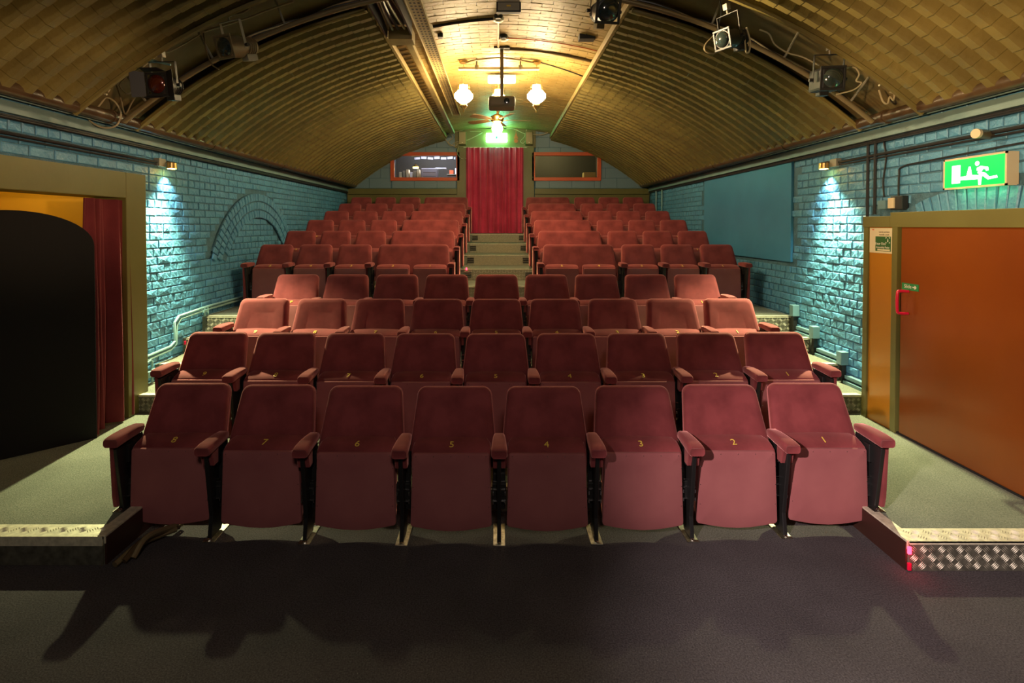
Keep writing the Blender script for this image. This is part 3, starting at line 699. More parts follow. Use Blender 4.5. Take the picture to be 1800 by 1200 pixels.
# ------------------------------------------------------------------ wall washers
for sx, yy, lab in ((-1, 5.58, 'beside the olive side opening'), (1, 5.60, 'beside the blue wall board')):
    w_ = thing('wall_washer', 'small brass wall spotlight, lit, on the bricks '+lab, 'wall light', (0,0,0))
    x = sx*3.40
    MB().lathe((x, yy, 2.50), [(.025,.055),(.048,.045),(.05,-.012),(.043,-.014)], 14).build('lamp_head', 'brass', w_, smooth=True)
    MB().lathe((x, yy, 2.485), [(.0405,.0),(.0405,-.002)], 14).build('lit_lens', 'amberlight', w_)
    MB().tube([(x, yy, 2.545), (sx*3.44, yy, 2.56), (sx*3.49, yy, 2.53)], .010, 8).build('bracket_arm', 'bronze', w_)
    box_obj('back_box', 'grey', (sx*3.44, sx*3.497, yy-.14, yy-.03, 2.50, 2.58), w_, bevel=.005)
    cd = MB().tube([(sx*3.47, 2.2, 2.555), (sx*3.47, yy-.1, 2.54)], .014, 8); cd.tube([(sx*3.475, 2.2, 2.525), (sx*3.475, yy-.1, 2.512)], .009, 8)
    tag(cd.build('conduit', 'darkcable', smooth=True), 'pair of dark level conduits leading to the spotlight '+lab, 'conduit')
q = thing('wall_lamp', 'small unlit cream spot lamp on the conduit above the exit sign', 'wall light', (0,0,0))
p = onwall(1722, 236, 3.40); MB().cyl((3.36, p.y-.03, p.z), (3.49, p.y+.02, p.z), .032, 14).build('lamp_head', 'bronze', q, smooth=True)
MB().cyl((3.34, p.y-.034, p.z), (3.362, p.y-.03, p.z), .034, 14).build('lamp_rim', 'cream', q, smooth=True)
# vertical conduits right
for px, top, bot, k in ((1527, 2.67, .9, 0), (1540, 2.67, 2.0, 1)):
    y = XW*F/(px-876)-.02
    tag(MB().tube([(3.47, y, top), (3.47, y, bot)], .013, 8).build('conduit', 'darkcable', smooth=True), ('dark conduit dropping down the bricks just past the door frame' if k == 0 else 'dark conduit dropping onto the top corner of the door frame'), 'conduit')
cb = MB().tube(curve_pts([(3.48, 4.85, 2.67), (3.485, 4.82, 2.5), (3.485, 4.85, 2.3), (3.48, 4.83, 2.15)]), .008, 6)
cb.tube(curve_pts([(3.485, 3.0, 2.46), (3.485, 4.3, 2.42), (3.485, 4.62, 2.40), (3.485, 4.66, 2.33), (3.485, 4.66, 2.1), (3.47, 4.62, 2.05)]), .008, 6)
tag(cb.build('cable', 'darkcable'), 'thin dark cable curving over bricks to the box on the door frame', 'cable')
jb = thing('junction_box', 'dark junction box with a pale cover on top of the door frame', 'box', (0,0,0))
MB().box(3.44, 3.495, 4.56, 4.70, 2.03, 2.15).build('casing', 'darkcable', jb, bevel=.006); MB().box(3.425, 3.44, 4.64, 4.71, 2.045, 2.135).build('cover_plate', 'cream', jb, bevel=.003)
tag(MB().box(3.44, 3.498, 4.76, 4.86, 2.04, 2.12).build('junction_box', 'trunk', bevel=.006), 'round cornered blue junction box behind the dark one on the door frame', 'box')
# left double pipe following the stair
for k, off in ((0, 0), (1, -.035)):
    X = -3.46; L_ = [(X, 5.05, .60+off), (X, 5.62, .62+off), (X, 5.70-off*.5, .66+off), (X, 5.70-off, .86+off), (X, 5.77-off, .915+off), (X, 6.18, .93+off), (X, 6.4, .935+off), (X, 7.6, .935+off)]
    tag(MB().tube(L_, .014, 8).build('conduit', 'bluepipe', smooth=True), ('upper' if k == 0 else 'lower')+' pale blue pipe following the stair along the bricked arch wall', 'pipe')
q = thing('pipe_valve', 'pale blue pipe loop with clamps at the foot of the side stair', 'pipe', (0,0,0))
MB().tube([(-3.45, 5.10, .52), (-3.45, 5.28, .56), (-3.45, 5.30, .54), (-3.45, 5.30, .34)], .013, 8).build('pipe', 'bluepipe', q, smooth=True)
MB().box(-3.48, -3.42, 5.20, 5.26, .40, .46).box(-3.48, -3.42, 5.27, 5.33, .42, .47).build('clamp', 'bluepipe', q, bevel=.004)
q = thing('pipe_valve', 'pale blue vertical pipe pair above the topmost side stair step', 'pipe', (0,0,0))
MB().tube([(-3.45, 6.26, .93), (-3.45, 6.26, .83)], .012, 8).build('pipe', 'bluepipe', q); MB().tube([(-3.45, 6.33, .93), (-3.45, 6.33, .83)], .012, 8).build('pipe', 'bluepipe', q)
MB().box(-3.49, -3.43, 6.22, 6.30, .88, .91).build('clamp', 'bluepipe', q)
# right trunking
tk = thing('trunking', 'blue grey cable trunking stepping down beside the stair by the sliding door', 'trunking', (0,0,0))
for i, (y, z) in enumerate(((6.24, .82), (5.84, .645), (5.36, .48))):
    MB().box(3.42, 3.497, y-.05, y+.03, z+.02, z+.15).build('trunking_box', 'trunk', tk, bevel=.005)
    MB().box(3.44, 3.48, y-.03, y+.01, z-.15, z+.02).build('riser_duct', 'black', tk)
    y2 = (5.90, 5.42, 4.93)[i]; z2 = (.645, .48, .32)[i]
    MB().box(3.455, 3.497, y2-.0, y-.05, z2+.05, z2+.085).build('duct', 'trunk', tk, bevel=.003)
    MB().box(3.44, 3.497, y2, y-.05, z2, z2+.03).build('skirting', 'trunk', tk)
# red stair LEDs
for k, (x, y, z, lab) in enumerate(((2.246, 2.888, .12, 'at the corner of the platform by the sliding door'), (2.246, 2.888, .03, 'low on the corner of the platform by the sliding door'), (-3.44, 4.92, .26, 'at the foot of the side stair by the opening'), (-3.46, 5.885, .60, 'on the third side stair riser by the bricked arch'), (-.55, 7.08, .85, 'on the floor beside the middle stair'), (-.52, 8.72, 1.19, 'by the third middle stair nosing'))):
    q = thing('step_light', 'tiny red marker light '+lab, 'light', (x, y, z))
    MB().box(-.009, .009, -.006, .006, -.02, .02).build('lens', 'ledred' if k in (0, 4, 5) else 'red', q, bevel=.002)
lamp('marker_glow', 'POINT', (2.235, 2.86, .10), .25, (1, .05, .08), shadow_soft_size=.02)
# broken cable bundle under the first seat on the left
for k in range(3):
    cab = curve_pts([(-2.12+.03*k, 2.92+.03*k, .02), (-2.08+.02*k, 3.08, .045+.02*k), (-1.98, 3.25+.03*k, .03)], 5)
    tag(MB().tube(cab, .017, 8).build('cable', ('bronze','pipe','bronze')[k], smooth=True), ('front','middle','rear')[k]+' thick bronze cable end on the floor under the seat numbered 8', 'cable')

# ================================================================== SEATS
def outline(w0, w1, z0, z1, rt, rb, bow=0, n=5):
    """rounded trapezoid (bottom width w0, top width w1) as (x,z), anticlockwise"""
    pts = []
    def arc(cx, cz, r, a0, a1):
        for k in range(n+1): a = a0+(a1-a0)*k/n; pts.append((cx+r*cos(a), cz+r*sin(a)))
    arc(w1/2-rt, z1-rt, rt, 0.08, pi/2)
    arc(-w1/2+rt, z1-rt, rt, pi/2, pi-.08)
    arc(-w0/2+rb, z0+rb, rb, pi, 1.5*pi)
    for k in range(1, 6):                       # bowed lower edge
        t = k/6; pts.append((-w0/2+rb+(w0-2*rb)*t, z0-bow*sin(pi*t)))
    arc(w0/2-rb, z0+rb, rb, 1.5*pi, 2*pi)
    return pts
def pad(ol, layers):
    """layers: (inset, depth y). Builds rings around the outline"""
    cx = 0; zs = [p[1] for p in ol]; cz = (min(zs)+max(zs))/2; hw = max(abs(p[0]) for p in ol); hz = (max(zs)-min(zs))/2
    rs = []
    for ins, y in layers:
        kx, kz = 1-ins/hw, 1-ins/hz
        rs.append([(p[0]*kx, y, cz+(p[1]-cz)*kz) for p in ol])
    return MB().rings(rs)
def lean(mb, a, z0, y0=0):
    return mb.xf(Matrix.Translation((0, y0, z0)) @ Matrix.Rotation(-a, 4, 'X') @ Matrix.Translation((0, 0, -z0)))
def seat_meshes(w, tag_, doubles=False):
    """w = squab width. returns dict of shared mesh data. Seat faces -y, feet front at y = 0"""
    d = {}
    bw0, bw1 = (w+.065, w-.012) if not doubles else (w+.04, w-.03)
    ol = outline(bw0, bw1, .40, .885, .055, .03)
    d['back'] = lean(pad(ol, [(.14, .012), (.05, .0), (.02, .004), (.006, .014), (0, .028), (0, .062), (.006, .074), (.02, .080), (.2, .080)]), radians(23), .50, .165).mesh('backrest', 'velvet', smooth=True)
    ring = [Vector((p[0]*1.004, .045, p[1])) for p in ol]
    mb = MB(); mb.tube(ring+[ring[0]], .0045, 5, cap=False); lean(mb, radians(23), .50, .165)
    d['piping'] = mb.mesh('piping', 'piping', smooth=True)
    return d
def squab_mesh(w):
    ol = outline(w, w-.03, .078, .522, .012, .02, bow=.028)
    board = pad(ol, [(.1, .048), (.012, .048), (.002, .051), (0, .056), (0, .068)]).mesh('seat_board', 'velvet_dark', smooth=True)
    # cushion: rounded slab behind the board, upper edge sloping up to the backrest
    rs = []
    prof = [(.068, .500), (.069, .516), (.078, .528), (.11, .545), (.15, .560), (.19, .566)]
    low = [(.068, .12), (.069, .10), (.078, .09), (.11, .11), (.15, .16), (.19, .24)]
    for (ya, za), (yb, zb), wi in zip(prof, low, [w-.06, w-.022, w-.012, w-.012, w-.018, w-.05]):
        r_ = .016; h = wi/2; pts = []
        for (cx, cz, a0) in ((h-r_, za-r_, 0), (-h+r_, za-r_, pi/2), (-h+r_, zb+r_, pi), (h-r_, zb+r_, 1.5*pi)):
            for k in range(4): a = a0+pi/2*k/3; pts.append((cx+r_*cos(a), ya, cz+r_*sin(a)))
            if a0 == 0:
                for k in range(1, 6): t = k/6; pts.append((h-r_-(2*h-2*r_)*t, ya, za+.006*sin(pi*t)))
        rs.append(pts)
    cush = MB().rings(rs).mesh('seat_cushion', 'velvet', smooth=True)
    rv = MB()
    for k in range(5): x = (k-2)*(w-.07)/4; rv.box(x-.0018, x+.0018, .0455, .049, .505, .509)
    for zz in (.20, .32, .43):
        for s_ in (-1, 1): rv.box(s_*(w/2-.017)-.0018, s_*(w/2-.017)+.0018, .0455, .049, zz, zz+.004)
    return board, cush, rv.mesh('studs', 'chrome')
def arm_mesh():
    rs = []
    for y, wd_, zt, th in ((-.066, .070, .586, .036), (-.072, .086, .592, .048), (-.062, .094, .598, .058), (-.02, .094, .604, .062), (.05, .088, .606, .062), (.12, .080, .604, .058), (.18, .070, .598, .050), (.20, .05, .590, .034)):
        r_ = min(wd_, th)*.36; h = wd_/2; zb = zt-th; pts = []
        for (cx, cz, a0) in ((h-r_, zt-r_, 0), (-h+r_, zt-r_, pi/2), (-h+r_, zb+r_, pi), (h-r_, zb+r_, 1.5*pi)):
            for k in range(5): a = a0+pi/2*k/4; pts.append((cx+r_*cos(a), y, cz+r_*sin(a)))
        rs.append(pts)
    return MB().rings(rs).mesh('armrest', 'velvet', smooth=True)
def standard_mesh(low=0):
    mb = MB()
    mb.prism([(-.012, -.035, .555), (-.012, .20, .575), (-.012, .24, .40), (-.012, .20, .16), (-.012, .12, .012+low), (-.012, .0, .012+low), (-.012, .022, .14), (-.012, -.02, .44)], (.024, 0, 0))
    mb.box(-.038, .038, .10, .15, .16, .50)                    # bracket housings between the seats
    mb.box(-.042, .042, .062, .10, .225, .335)
    mb.box(-.030, .030, .045, .10, .44, .55)
    return mb.mesh('standard', 'black', bevel=.003, seg=1)
def hinge_mesh():
    mb = MB()
    for s_ in (-1, 1):
        mb.box(s_*.036-.003, s_*.036+.003, .055, .062, .215, .235); mb.box(s_*.036-.003, s_*.036+.003, .055, .062, .265, .285)
    mb.box(-.036, .036, .055, .062, .298, .302); mb.box(-.036, .036, .055, .062, .348, .353); mb.box(-.038, .038, .055, .062, .228, .231)
    return mb.mesh('hinge', 'chrome')
def cheek_mesh():
    mb = MB()
    for s_ in (1,): mb.prism([(-.036, -.03, .55), (-.036, .05, .55), (-.036, .05, .46), (-.036, .0, .455)], (.072, 0, 0))
    return mb.mesh('side_cheek', 'velvet', bevel=.004, seg=1)
def foot_mesh(low=0):
    mb = MB(); mb.box(-.036, .036, -.015, .22, low, low+.006)
    return mb.mesh('foot_plate', 'steel', bevel=.0015, seg=1)
def bolt_mesh(low=0):
    mb = MB()
    for y in (.005, .19): mb.lathe((0.0, y, low+.006), [(.013,0),(.013,.006),(.006,.012)], 8)
    return mb.mesh('bolts', 'chrome', smooth=True)
def endpanel_mesh(low=0):
    mb = MB(); mb.prism([(.014, -.030, .60), (.014, .20, .60), (.014, .21, .06+low), (.014, .15, .035+low), (.014, .0, .035+low), (.014, -.012, .10+low)], (.026, 0, 0))
    return mb.mesh('end_panel', 'velvet', bevel=.008, seg=2)
ARM = arm_mesh(); STD = standard_mesh(); FOOT = foot_mesh(); BOLT = bolt_mesh(); HINGE = hinge_mesh(); CHEEK = cheek_mesh()
STDL = standard_mesh(.15); FOOTL = foot_mesh(.162); BOLTL = bolt_mesh(.162); ENDP = endpanel_mesh(); ENDPL = endpanel_mesh(.15)
NUM = {}
for n_ in range(1, 10):
    NUM[n_] = text_mesh(str(n_), .066, 'yellow', .001)
SQ = squab_mesh(.49); BK = seat_meshes(.49, 'a')
SQU = squab_mesh(.455); BKU = seat_meshes(.455, 'u'); BKD = seat_meshes(.985, 'd', True)
def add_arm(root, x, end=0, low=0, dz=0, meshes=None, cheek=True):
    a = place('armrest', ARM, root, (x, 0, dz))
    s_ = place('standard', STDL if low else STD, root, (x, 0, dz*.0))
    place('hinge', HINGE, s_)
    f = place('foot_plate', FOOTL if low else FOOT, s_); place('bolts', BOLTL if low else BOLT, f) if False else None
    place('bolts', BOLTL if low else BOLT, s_)
    if end:
        e = place('end_panel', ENDPL if low else ENDP, root, (x, 0, 0)); 
        if end < 0: e.scale = (-1, 1, 1)
    elif cheek: place('side_cheek', CHEEK, s_)
def make_seat(name, label, loc, num=None, group=None, arms=(), sq=SQ, bk=BK, squabs=(0,), scale=1, rz=0):
    root = thing(name, label, 'seat', loc, group, rz)
    root.scale = (1, 1, scale)
    place('backrest', bk['back'], root); place('piping', bk['piping'], root)
    for i, sxq in enumerate(squabs):
        s_ = place('seat_cushion', sq[1], root, (sxq, 0, 0)); place('seat_board', sq[0], s_); place('studs', sq[2], s_)
        nn = num[i] if num else None
        if nn:
            o = place('seat_number', NUM[nn], s_, (0, .108, .5545)); o.rotation_euler = (radians(23), 0, 0)
    for a in arms: add_arm(root, **a)
    return root
PITCH = .58
NW = {1:'one',2:'two',3:'three',4:'four',5:'five',6:'six',7:'seven',8:'eight',9:'nine'}
rowname = {1: 'front row', 2: 'second row', 3: 'third row', 4: 'fourth row'}
ROWY = {1: 3.135, 2: 4.06, 3: 4.985, 4: 5.905}; ROWZ = {1: 0, 2: .16, 3: .32, 4: .48}
for r_ in (1, 2, 3, 4):
    nn = 8 if r_ == 1 else 9; x0 = .005 if r_ == 1 else -.02
    for n_ in range(nn, 0, -1):
        x = x0+PITCH*((nn+1)/2-n_); curve = {1: .018, 2: .012, 3: .006, 4: .002}[r_]*x*x
        if r_ < 4: lab = f'maroon velvet tip-up seat bearing the yellow number {NW[n_]} in the {rowname[r_]}'
        else: lab = f'fourth row tip-up seat standing directly behind seat number {NW[n_]} of the third row'
        low = 1 if r_ == 1 else 0
        arms = [dict(x=-PITCH/2+(.02 if n_ == nn else 0), end=-1 if n_ == nn else 0, low=low if n_ == nn else 0, dz=.035 if n_ == nn else 0)]
        if n_ == 1: arms.append(dict(x=PITCH/2-.02, end=1, low=low, dz=.035))
        make_seat('cinema_seat', lab, (x, ROWY[r_]+curve, ROWZ[r_]), [n_], f'tip-up seats of the {rowname[r_]}', arms)
# upper block
UP = [-3.07, -2.525, -1.98]; UPR = [1.93, 2.475, 3.02]
for i in range(6):
    y = 7.08+.92*i; z = UZ[i]; rn = ord_[i]+' row'
    for side, xs, dbl in ((-1, UP, -1.17), (1, UPR, 1.105)):
        wallname = 'bricked arch wall' if side < 0 else 'blue board wall'
        order = ['next to', 'second from', 'third from']
        for k, x in enumerate(xs):
            kk = k if side < 0 else 2-k
            arms = [dict(x=-.272, end=-1 if (side < 0 and k == 0) else 0, cheek=False)]
            if side > 0 and k == 2: arms.append(dict(x=.272, end=1))
            nb = (5-k) if side < 0 else (3-k)
            make_seat('cinema_seat', f'single maroon velvet seat in the {rn}, {order[kk]} the {wallname}', (x, y, z), [nb], 'single seats of the upper rows', arms, SQU, BKU, scale=.965)
        arms = [dict(x=-.545, end=-1 if side > 0 else 0, cheek=False)]
        if side < 0: arms.append(dict(x=.545, end=1))
        make_seat('double_cinema_seat', f'wide two-place velvet seat in the {rn}, stair end of the {wallname} side', (dbl, y, z), [2, 1] if side < 0 else [5, 4], 'double seats beside the middle stair', arms, SQU, BKD, squabs=(-.25, .25), scale=.965)

# ================================================================== LIGHTING GEAR
def aim_mtx(loc, d, up=(0,0,1)):
    d = Vector(d).normalized(); x = d.cross(Vector(up)).normalized(); z = x.cross(d)
    m_ = Matrix((x, d, z)).transposed().to_4x4(); m_.translation = Vector(loc); return m_
def lantern(name, label, loc, aim, body='black', lens='lens', L=.26, r=.085, doors=False, yoke=.17, square=False, finish=None):
    """stage lantern; local +y is the throw direction"""
    root = thing(name, label, 'stage light'); root.matrix_world = aim_mtx(loc, aim)
    if square: b1 = MB().box(-r, r, -L*.62, L*.38, -r, r).build('housing', body, root, bevel=.02)
    else: b1 = MB().lathe((0, -L*.62, 0), [(r*.45, 0), (r*.8, .02), (r*.82, L*.45), (r, L*.5), (r, L*.98), (r*.93, L)], 20, axis=(0,1,0)).build('housing', body, root, smooth=True)
    fr = MB(); q = r*1.08
    fr.box(-q, q, L*.36, L*.40, r*.86, q).box(-q, q, L*.36, L*.40, -q, -r*.86).box(-q, -r*.86, L*.36, L*.40, -r*.86, r*.86).box(r*.86, q, L*.36, L*.40, -r*.86, r*.86)
    fr.build('colour_frame', body, root, bevel=.003)
    MB().lathe((0, L*.355, 0), [(r*.84, 0), (r*.84, .012), (r*.70, .024), (r*.4, .034), (.004, .038)], 20, axis=(0,1,0)).build('lens', lens, root, smooth=True)
    fins = MB()
    for k in range(4): fins.lathe((0, -L*.5+k*.022, 0), [(r*.88, 0), (r*.88, .005)], 16, axis=(0,1,0))
    fins.build('cooling_fins', body, root)
    box_obj('lamp_tray', finish or body, (-.035, .035, -L*.55, -L*.2, -r*1.35, -r*.75), root, bevel=.005)
    yk = MB(); w = r+.022
    yk.box(-w-.004, -w, -.012, .012, -.02, yoke); yk.box(w, w+.004, -.012, .012, -.02, yoke); yk.box(-w-.004, w+.004, -.012, .012, yoke, yoke+.005)
    yk.build('yoke', finish or body, root)
    MB().cyl((w, 0, 0), (w+.03, 0, 0), .014, 8).build('knob', 'black', root); MB().cyl((-w-.03, 0, 0), (-w, 0, 0), .014, 8).build('knob', 'black', root)
    cl = MB(); cl.cyl((0, 0, yoke+.003), (0, 0, yoke+.05), .008, 8); cl.box(-.02, .02, -.022, .022, yoke+.035, yoke+.085); cl.build('hook_clamp', 'grey', root, bevel=.003)
    if doors:
        s = r*1.1; l = r*1.35
        for k, (ax, sgn) in enumerate((('x', -1), ('x', 1), ('z', 1), ('z', -1))):
            a = radians(28 if ax == 'x' else 50); dd_ = MB()
            if ax == 'x': dd_.prism([(sgn*s, L*.4, -s), (sgn*s, L*.4, s), (sgn*(s+l*sin(a)*1.6), L*.4+l*cos(a)*.5, s*1.1), (sgn*(s+l*sin(a)*1.6), L*.4+l*cos(a)*.5, -s*1.1)], (0, .003, 0))
            else: dd_.prism([(-s, L*.4, sgn*s), (s, L*.4, sgn*s), (s*.8, L*.4+l*cos(a), sgn*(s+.02)), (-s*.8, L*.4+l*cos(a), sgn*(s+.02))], (0, 0, .003))
            dd_.build('barn_door', body, root)
    return root
def P(px, py, Y): return at(px, py, Y)
lantern('profile_spotlight', 'bronze and grey profile spotlight with a dark lens hung on the curved bar', P(415, 82, 4.35), (-.45, -1, -.35), 'bronze', 'lens', L=.30, r=.085, yoke=.19, finish='grey')
lantern('fresnel_spotlight', 'black lantern with barn doors and an amber red lens', P(290, 150, 4.35), (-.10, -1, -.15), 'black', 'lens_red', L=.24, r=.085, doors=True, yoke=.18)
lantern('parcan_spotlight', 'glossy black can lantern hung sideways on the curved bar', P(1285, 68, 4.35), (-.9, -.45, -.22), 'black', 'lens', L=.27, r=.075, yoke=.19)
lantern('fresnel_spotlight', 'black square lantern with a side flap hanging near the brown pipe', P(1455, 140, 4.30), (-.12, -1, -.12), 'black', 'lens', L=.22, r=.088, doors=False, yoke=.19, square=True)
lantern('profile_spotlight', 'black profile spotlight hanging beside the timber edge of the middle strip', P(1062, 20, 4.6), (.15, -1, -.30), 'black', 'lens', L=.28, r=.10, yoke=.16, finish='bronze')
# side flap of the square lantern
# curved lighting bars
for sx, lab in ((-1, 'above the side opening'), (1, 'above the sliding door')):
    Rb = 4.98; A = [asin(.9/Rb)+(asin(3.15/Rb)-asin(.9/Rb))*k/30 for k in range(31)]
    bar = thing('lighting_bar', 'curved steel lighting bar slung under the vault '+lab, 'bar')
    MB().tube([(sx*Rb*sin(a), 4.52, ZC+Rb*cos(a)) for a in A], .021, 10).build('pipe', 'bronze', bar, smooth=True)
    for a in A[3::8]: MB().tube([(sx*Rb*sin(a), 4.52, ZC+Rb*cos(a)), (sx*R*sin(a), 4.52, ZC+R*cos(a))], .01, 6).build('hanger', 'grey', bar)
    # bundle of cables along it
    for k in range(4):
        rr = Rb+.05+.025*k; rnd = random.Random(k+sx)
        pts = [(sx*(rr+rnd.uniform(-.025,.025))*sin(a), 4.58+.045*k+rnd.uniform(-.02,.02), ZC+(rr+rnd.uniform(-.025,.025))*cos(a)) for a in A[::3]]
        tag(MB().tube(curve_pts(pts, 4), .008 if k else .006, 6).build('cable', 'palecable' if k == 0 else 'darkcable' if k < 3 else 'bronze'), ['pale','thin dark','second dark','bronze'][k]+' cable tied along the lighting bar '+lab, 'cable')
# hanging loops
def cab(pxs, Y, r, m, label, n=8):
    ctrl = [at(a, b2, (c[0] if (c := rest) else Y)) if False else at(a, b2, Y+(rest[0] if rest else 0)) for (a, b2, *rest) in pxs]
    return tag(MB().tube(curve_pts(ctrl, n), r, 6).build('cable', m, smooth=True), label, 'cable')
cab([(140,195),(150,182),(190,172),(212,195),(205,220),(180,224),(158,212),(152,198),(170,190),(185,172)], 4.55, .007, 'palecable', 'coiled pale cable hanging over the brown pipe near the amber lantern')
cab([(205,150),(212,172),(220,200),(232,180),(245,160)], 4.5, .006, 'bronze', 'bronze cable drooping beside the amber lantern')
cab([(190,162),(200,148),(222,135),(210,150),(225,165),(240,150),(232,140)], 4.5, .006, 'palecable', 'tangled cable knot left of the amber lantern')
cab([(222,132),(250,118),(282,94),(300,90),(340,68),(352,60)], 4.5, .006, 'palecable', 'pale taut cable running up towards the bronze profile spotlight')
cab([(358,58),(362,85),(372,112),(385,122)], 4.45, .006, 'bronze', 'short cable dangling under the bronze profile spotlight')
cab([(360,55),(400,43),(440,30),(470,18),(515,3)], 4.5, .008, 'palecable', 'pale cable climbing from the bronze profile spotlight to the middle strip')
cab([(345,-5),(375,15),(400,24),(425,22),(440,12)], 4.4, .012, 'bronze', 'thick bronze cable loop above the bronze profile spotlight')
cab([(350,-9),(378,10),(402,18),(424,17),(436,8)], 4.42, .010, 'palecable', 'inner pale cable loop above the bronze profile spotlight')
cab([(1265,-2),(1268,20),(1262,50),(1258,58)], 4.45, .005, 'darkcable', 'dark cable dropping to the glossy can lantern')
cab([(1255,62),(1240,78),(1240,90),(1255,94),(1272,85)], 4.4, .006, 'bronze', 'cable loop below the glossy can lantern')
cab([(1312,48),(1318,70),(1317,90),(1312,92),(1310,80),(1308,60)], 4.35, .007, 'palecable', 'narrow pale cable loop at the front of the glossy can lantern')
cab([(1335,52),(1352,60),(1362,78),(1385,93),(1410,100),(1440,115)], 4.4, .006, 'palecable', 'wavy white cable between the two black lanterns')
cab([(1475,124),(1500,118),(1510,130),(1505,142),(1514,146),(1500,158),(1470,166)], 4.3, .006, 'palecable', 'white cable looping around the square black lantern')
cab([(1545,158),(1552,178),(1560,182),(1564,170),(1570,176),(1572,165),(1564,162)], 4.4, .007, 'palecable', 'pale cable tail at the lower end of the lighting bar')
cab([(1352,2),(1370,12),(1400,18),(1412,26),(1412,48)], 4.45, .007, 'palecable', 'frayed tape strand hanging from the vault over the bar')
cab([(1390,48),(1398,32),(1405,22)], 4.45, .020, 'bronze', 'rag of tan tape tied on the lighting bar')
tag(MB().tube([at(1545,150,4.5), at(1578,133,4.6)], .008, 6).build('rod', 'alu'), 'short bright rod sticking out at the end of the lighting bar', 'rod')
tag(MB().tube([at(155,157,4.5), at(188,166,4.5)], .008, 6).build('rod', 'alu'), 'short pale rod beside the tangled cable knot', 'rod')
tag(MB().tube([at(257,104,4.45), at(300,114,4.45)], .009, 6).build('rod', 'bluepipe'), 'pale blue strap above the amber lantern', 'strap')

# ------------------------------------------------------------------ centre strip gear
def ceil_pt(px, Yg, drop=.0):     # point under the vault at depth Yg
    x = (px-876)*Yg/F; return Vector((x, Yg, vz(x)-drop))
# perforated cable tray
tx = -.80
ty = thing('cable_tray', 'long perforated metal cable tray along the middle strip', 'tray')
MB().box(tx-.075, tx+.075, 2.0, 10.3, 4.015, 4.020).build('tray_bed', 'batten', ty)
MB().box(tx-.078, tx-.073, 2.0, 10.3, 3.985, 4.022).box(tx+.073, tx+.078, 2.0, 10.3, 3.985, 4.022).build('tray_rim', 'batten', ty)
q = MB(); y = 4.6
while y < 10.2:
    for dx_ in (-.04, 0, .04): q.box(tx+dx_-.011, tx+dx_+.011, y, y+.03, 4.0125, 4.0152)
    y += .075
o = q.build('slots', 'ink', ty); o['kind'] = 'stuff'
tag(box_obj('timber_runner', 'batten', (-1.04, -.97, 5.75, 11.9, 3.93, 3.99), bevel=.004), 'pale timber runner beside the perforated tray', 'runner')
tb = thing('cable_trough', 'dark open trough full of cables beside the perforated tray', 'trunking')
MB().box(-1.17, -.90, 2.0, 5.62, 3.99, 4.02).build('trunk_back', 'black', tb)
MB().box(-1.17, -1.155, 2.0, 5.62, 3.86, 3.99).box(-.915, -.90, 2.0, 5.62, 3.88, 3.99).build('trunk_side', 'darkcable', tb)
MB().box(-1.15, -.90, 5.62, 5.82, 3.84, 3.97).build('trunk_end_box', 'batten', tb, bevel=.006)
for k in range(5):
    pts = [(-1.12+.045*k+.02*sin(j*1.3+k), 2.2+j*.42, 3.93+.012*cos(j+k)) for j in range(9)]
    tag(MB().tube(curve_pts(pts, 4), .013, 6).build('cable', ('bronze','grey','darkcable','palecable','bronze')[k], smooth=True), ['bronze','grey metal','thin black','pale','far bronze'][k]+' loose cable lying in the dark open trough', 'cable', 'cables lying in the open trunk')
# projector on pole
pr = thing('projector', 'ceiling projector with rounded ends hanging on a square pole', 'projector', (0,0,0))
pc = at(882, 182, 6.84); 
MB().box(pc.x-.17, pc.x+.17, pc.y-.15, pc.y+.15, pc.z-.07, pc.z+.07).build('projector_body', 'projector', pr, bevel=.045, seg=4)
MB().box(pc.x-.022, pc.x+.022, 6.82, 6.865, pc.z+.07, vz(pc.x)-.0).build('pole', 'bronze', pr, bevel=.004)
MB().box(pc.x-.10, pc.x+.10, 6.76, 6.92, vz(0)-.035, vz(0)).build('ceiling_plate', 'black', pr, bevel=.004)
MB().lathe((pc.x+.06, pc.y-.15, pc.z), [(.035,0),(.035,.012),(.02,.014)], 14, axis=(0,-1,0)).build('projector_lens', 'lens', pr, smooth=True)
# pendants
def pendant(px, py, Yg, label, r=.125, globe=True):
    c = at(px, py, Yg); zt = vz(c.x); root = thing('pendant_lamp', label, 'lamp', (0,0,0), 'hanging opal glass lamps')
    MB().lathe((c.x, Yg, zt-.045), [(.02,-.0),(.055,.01),(.065,.03),(.065,.045)], 16).build('ceiling_rose', 'brass', root, smooth=True)
    MB().lathe(c, [(.05,.15),(.058,.12),(.05,.10),(.085,.075),(r,.03),(r,-.015),(.09,-.055),(.05,-.085),(.03,-.095)], 20).build('glass_shade', 'lampglass', root, smooth=True)
    MB().lathe(c, [(.062,.152),(.062,.162),(.04,.168)], 16).build('gallery', 'brass', root, smooth=True)
    MB().lathe(c, [(.045,-.10),(.05,-.125),(.03,-.155),(.012,-.175),(.012,-.20),(.002,-.215)], 14).build('finial', 'brass', root, smooth=True)
    top = Vector((c.x, Yg, zt-.05))
    for k in range(3):
        a = 2*pi*k/3+.5; bpt = c+Vector((.105*cos(a), .105*sin(a), .07)); n_ = 14; ch = MB()
        for j in range(n_):
            p0 = top.lerp(bpt, j/n_); p1 = top.lerp(bpt, (j+.8)/n_); off = Vector((.006, 0, 0)) if j % 2 else Vector((0, .006, 0))
            ch.tube([p0-off, p1-off], .0022, 4).tube([p0+off, p1+off], .0022, 4)
        ch.build('chain', 'brass', root)
    return root
pendant(815, 170, 7.32, 'glowing opal pendant lamp on chains beside the cable tray')
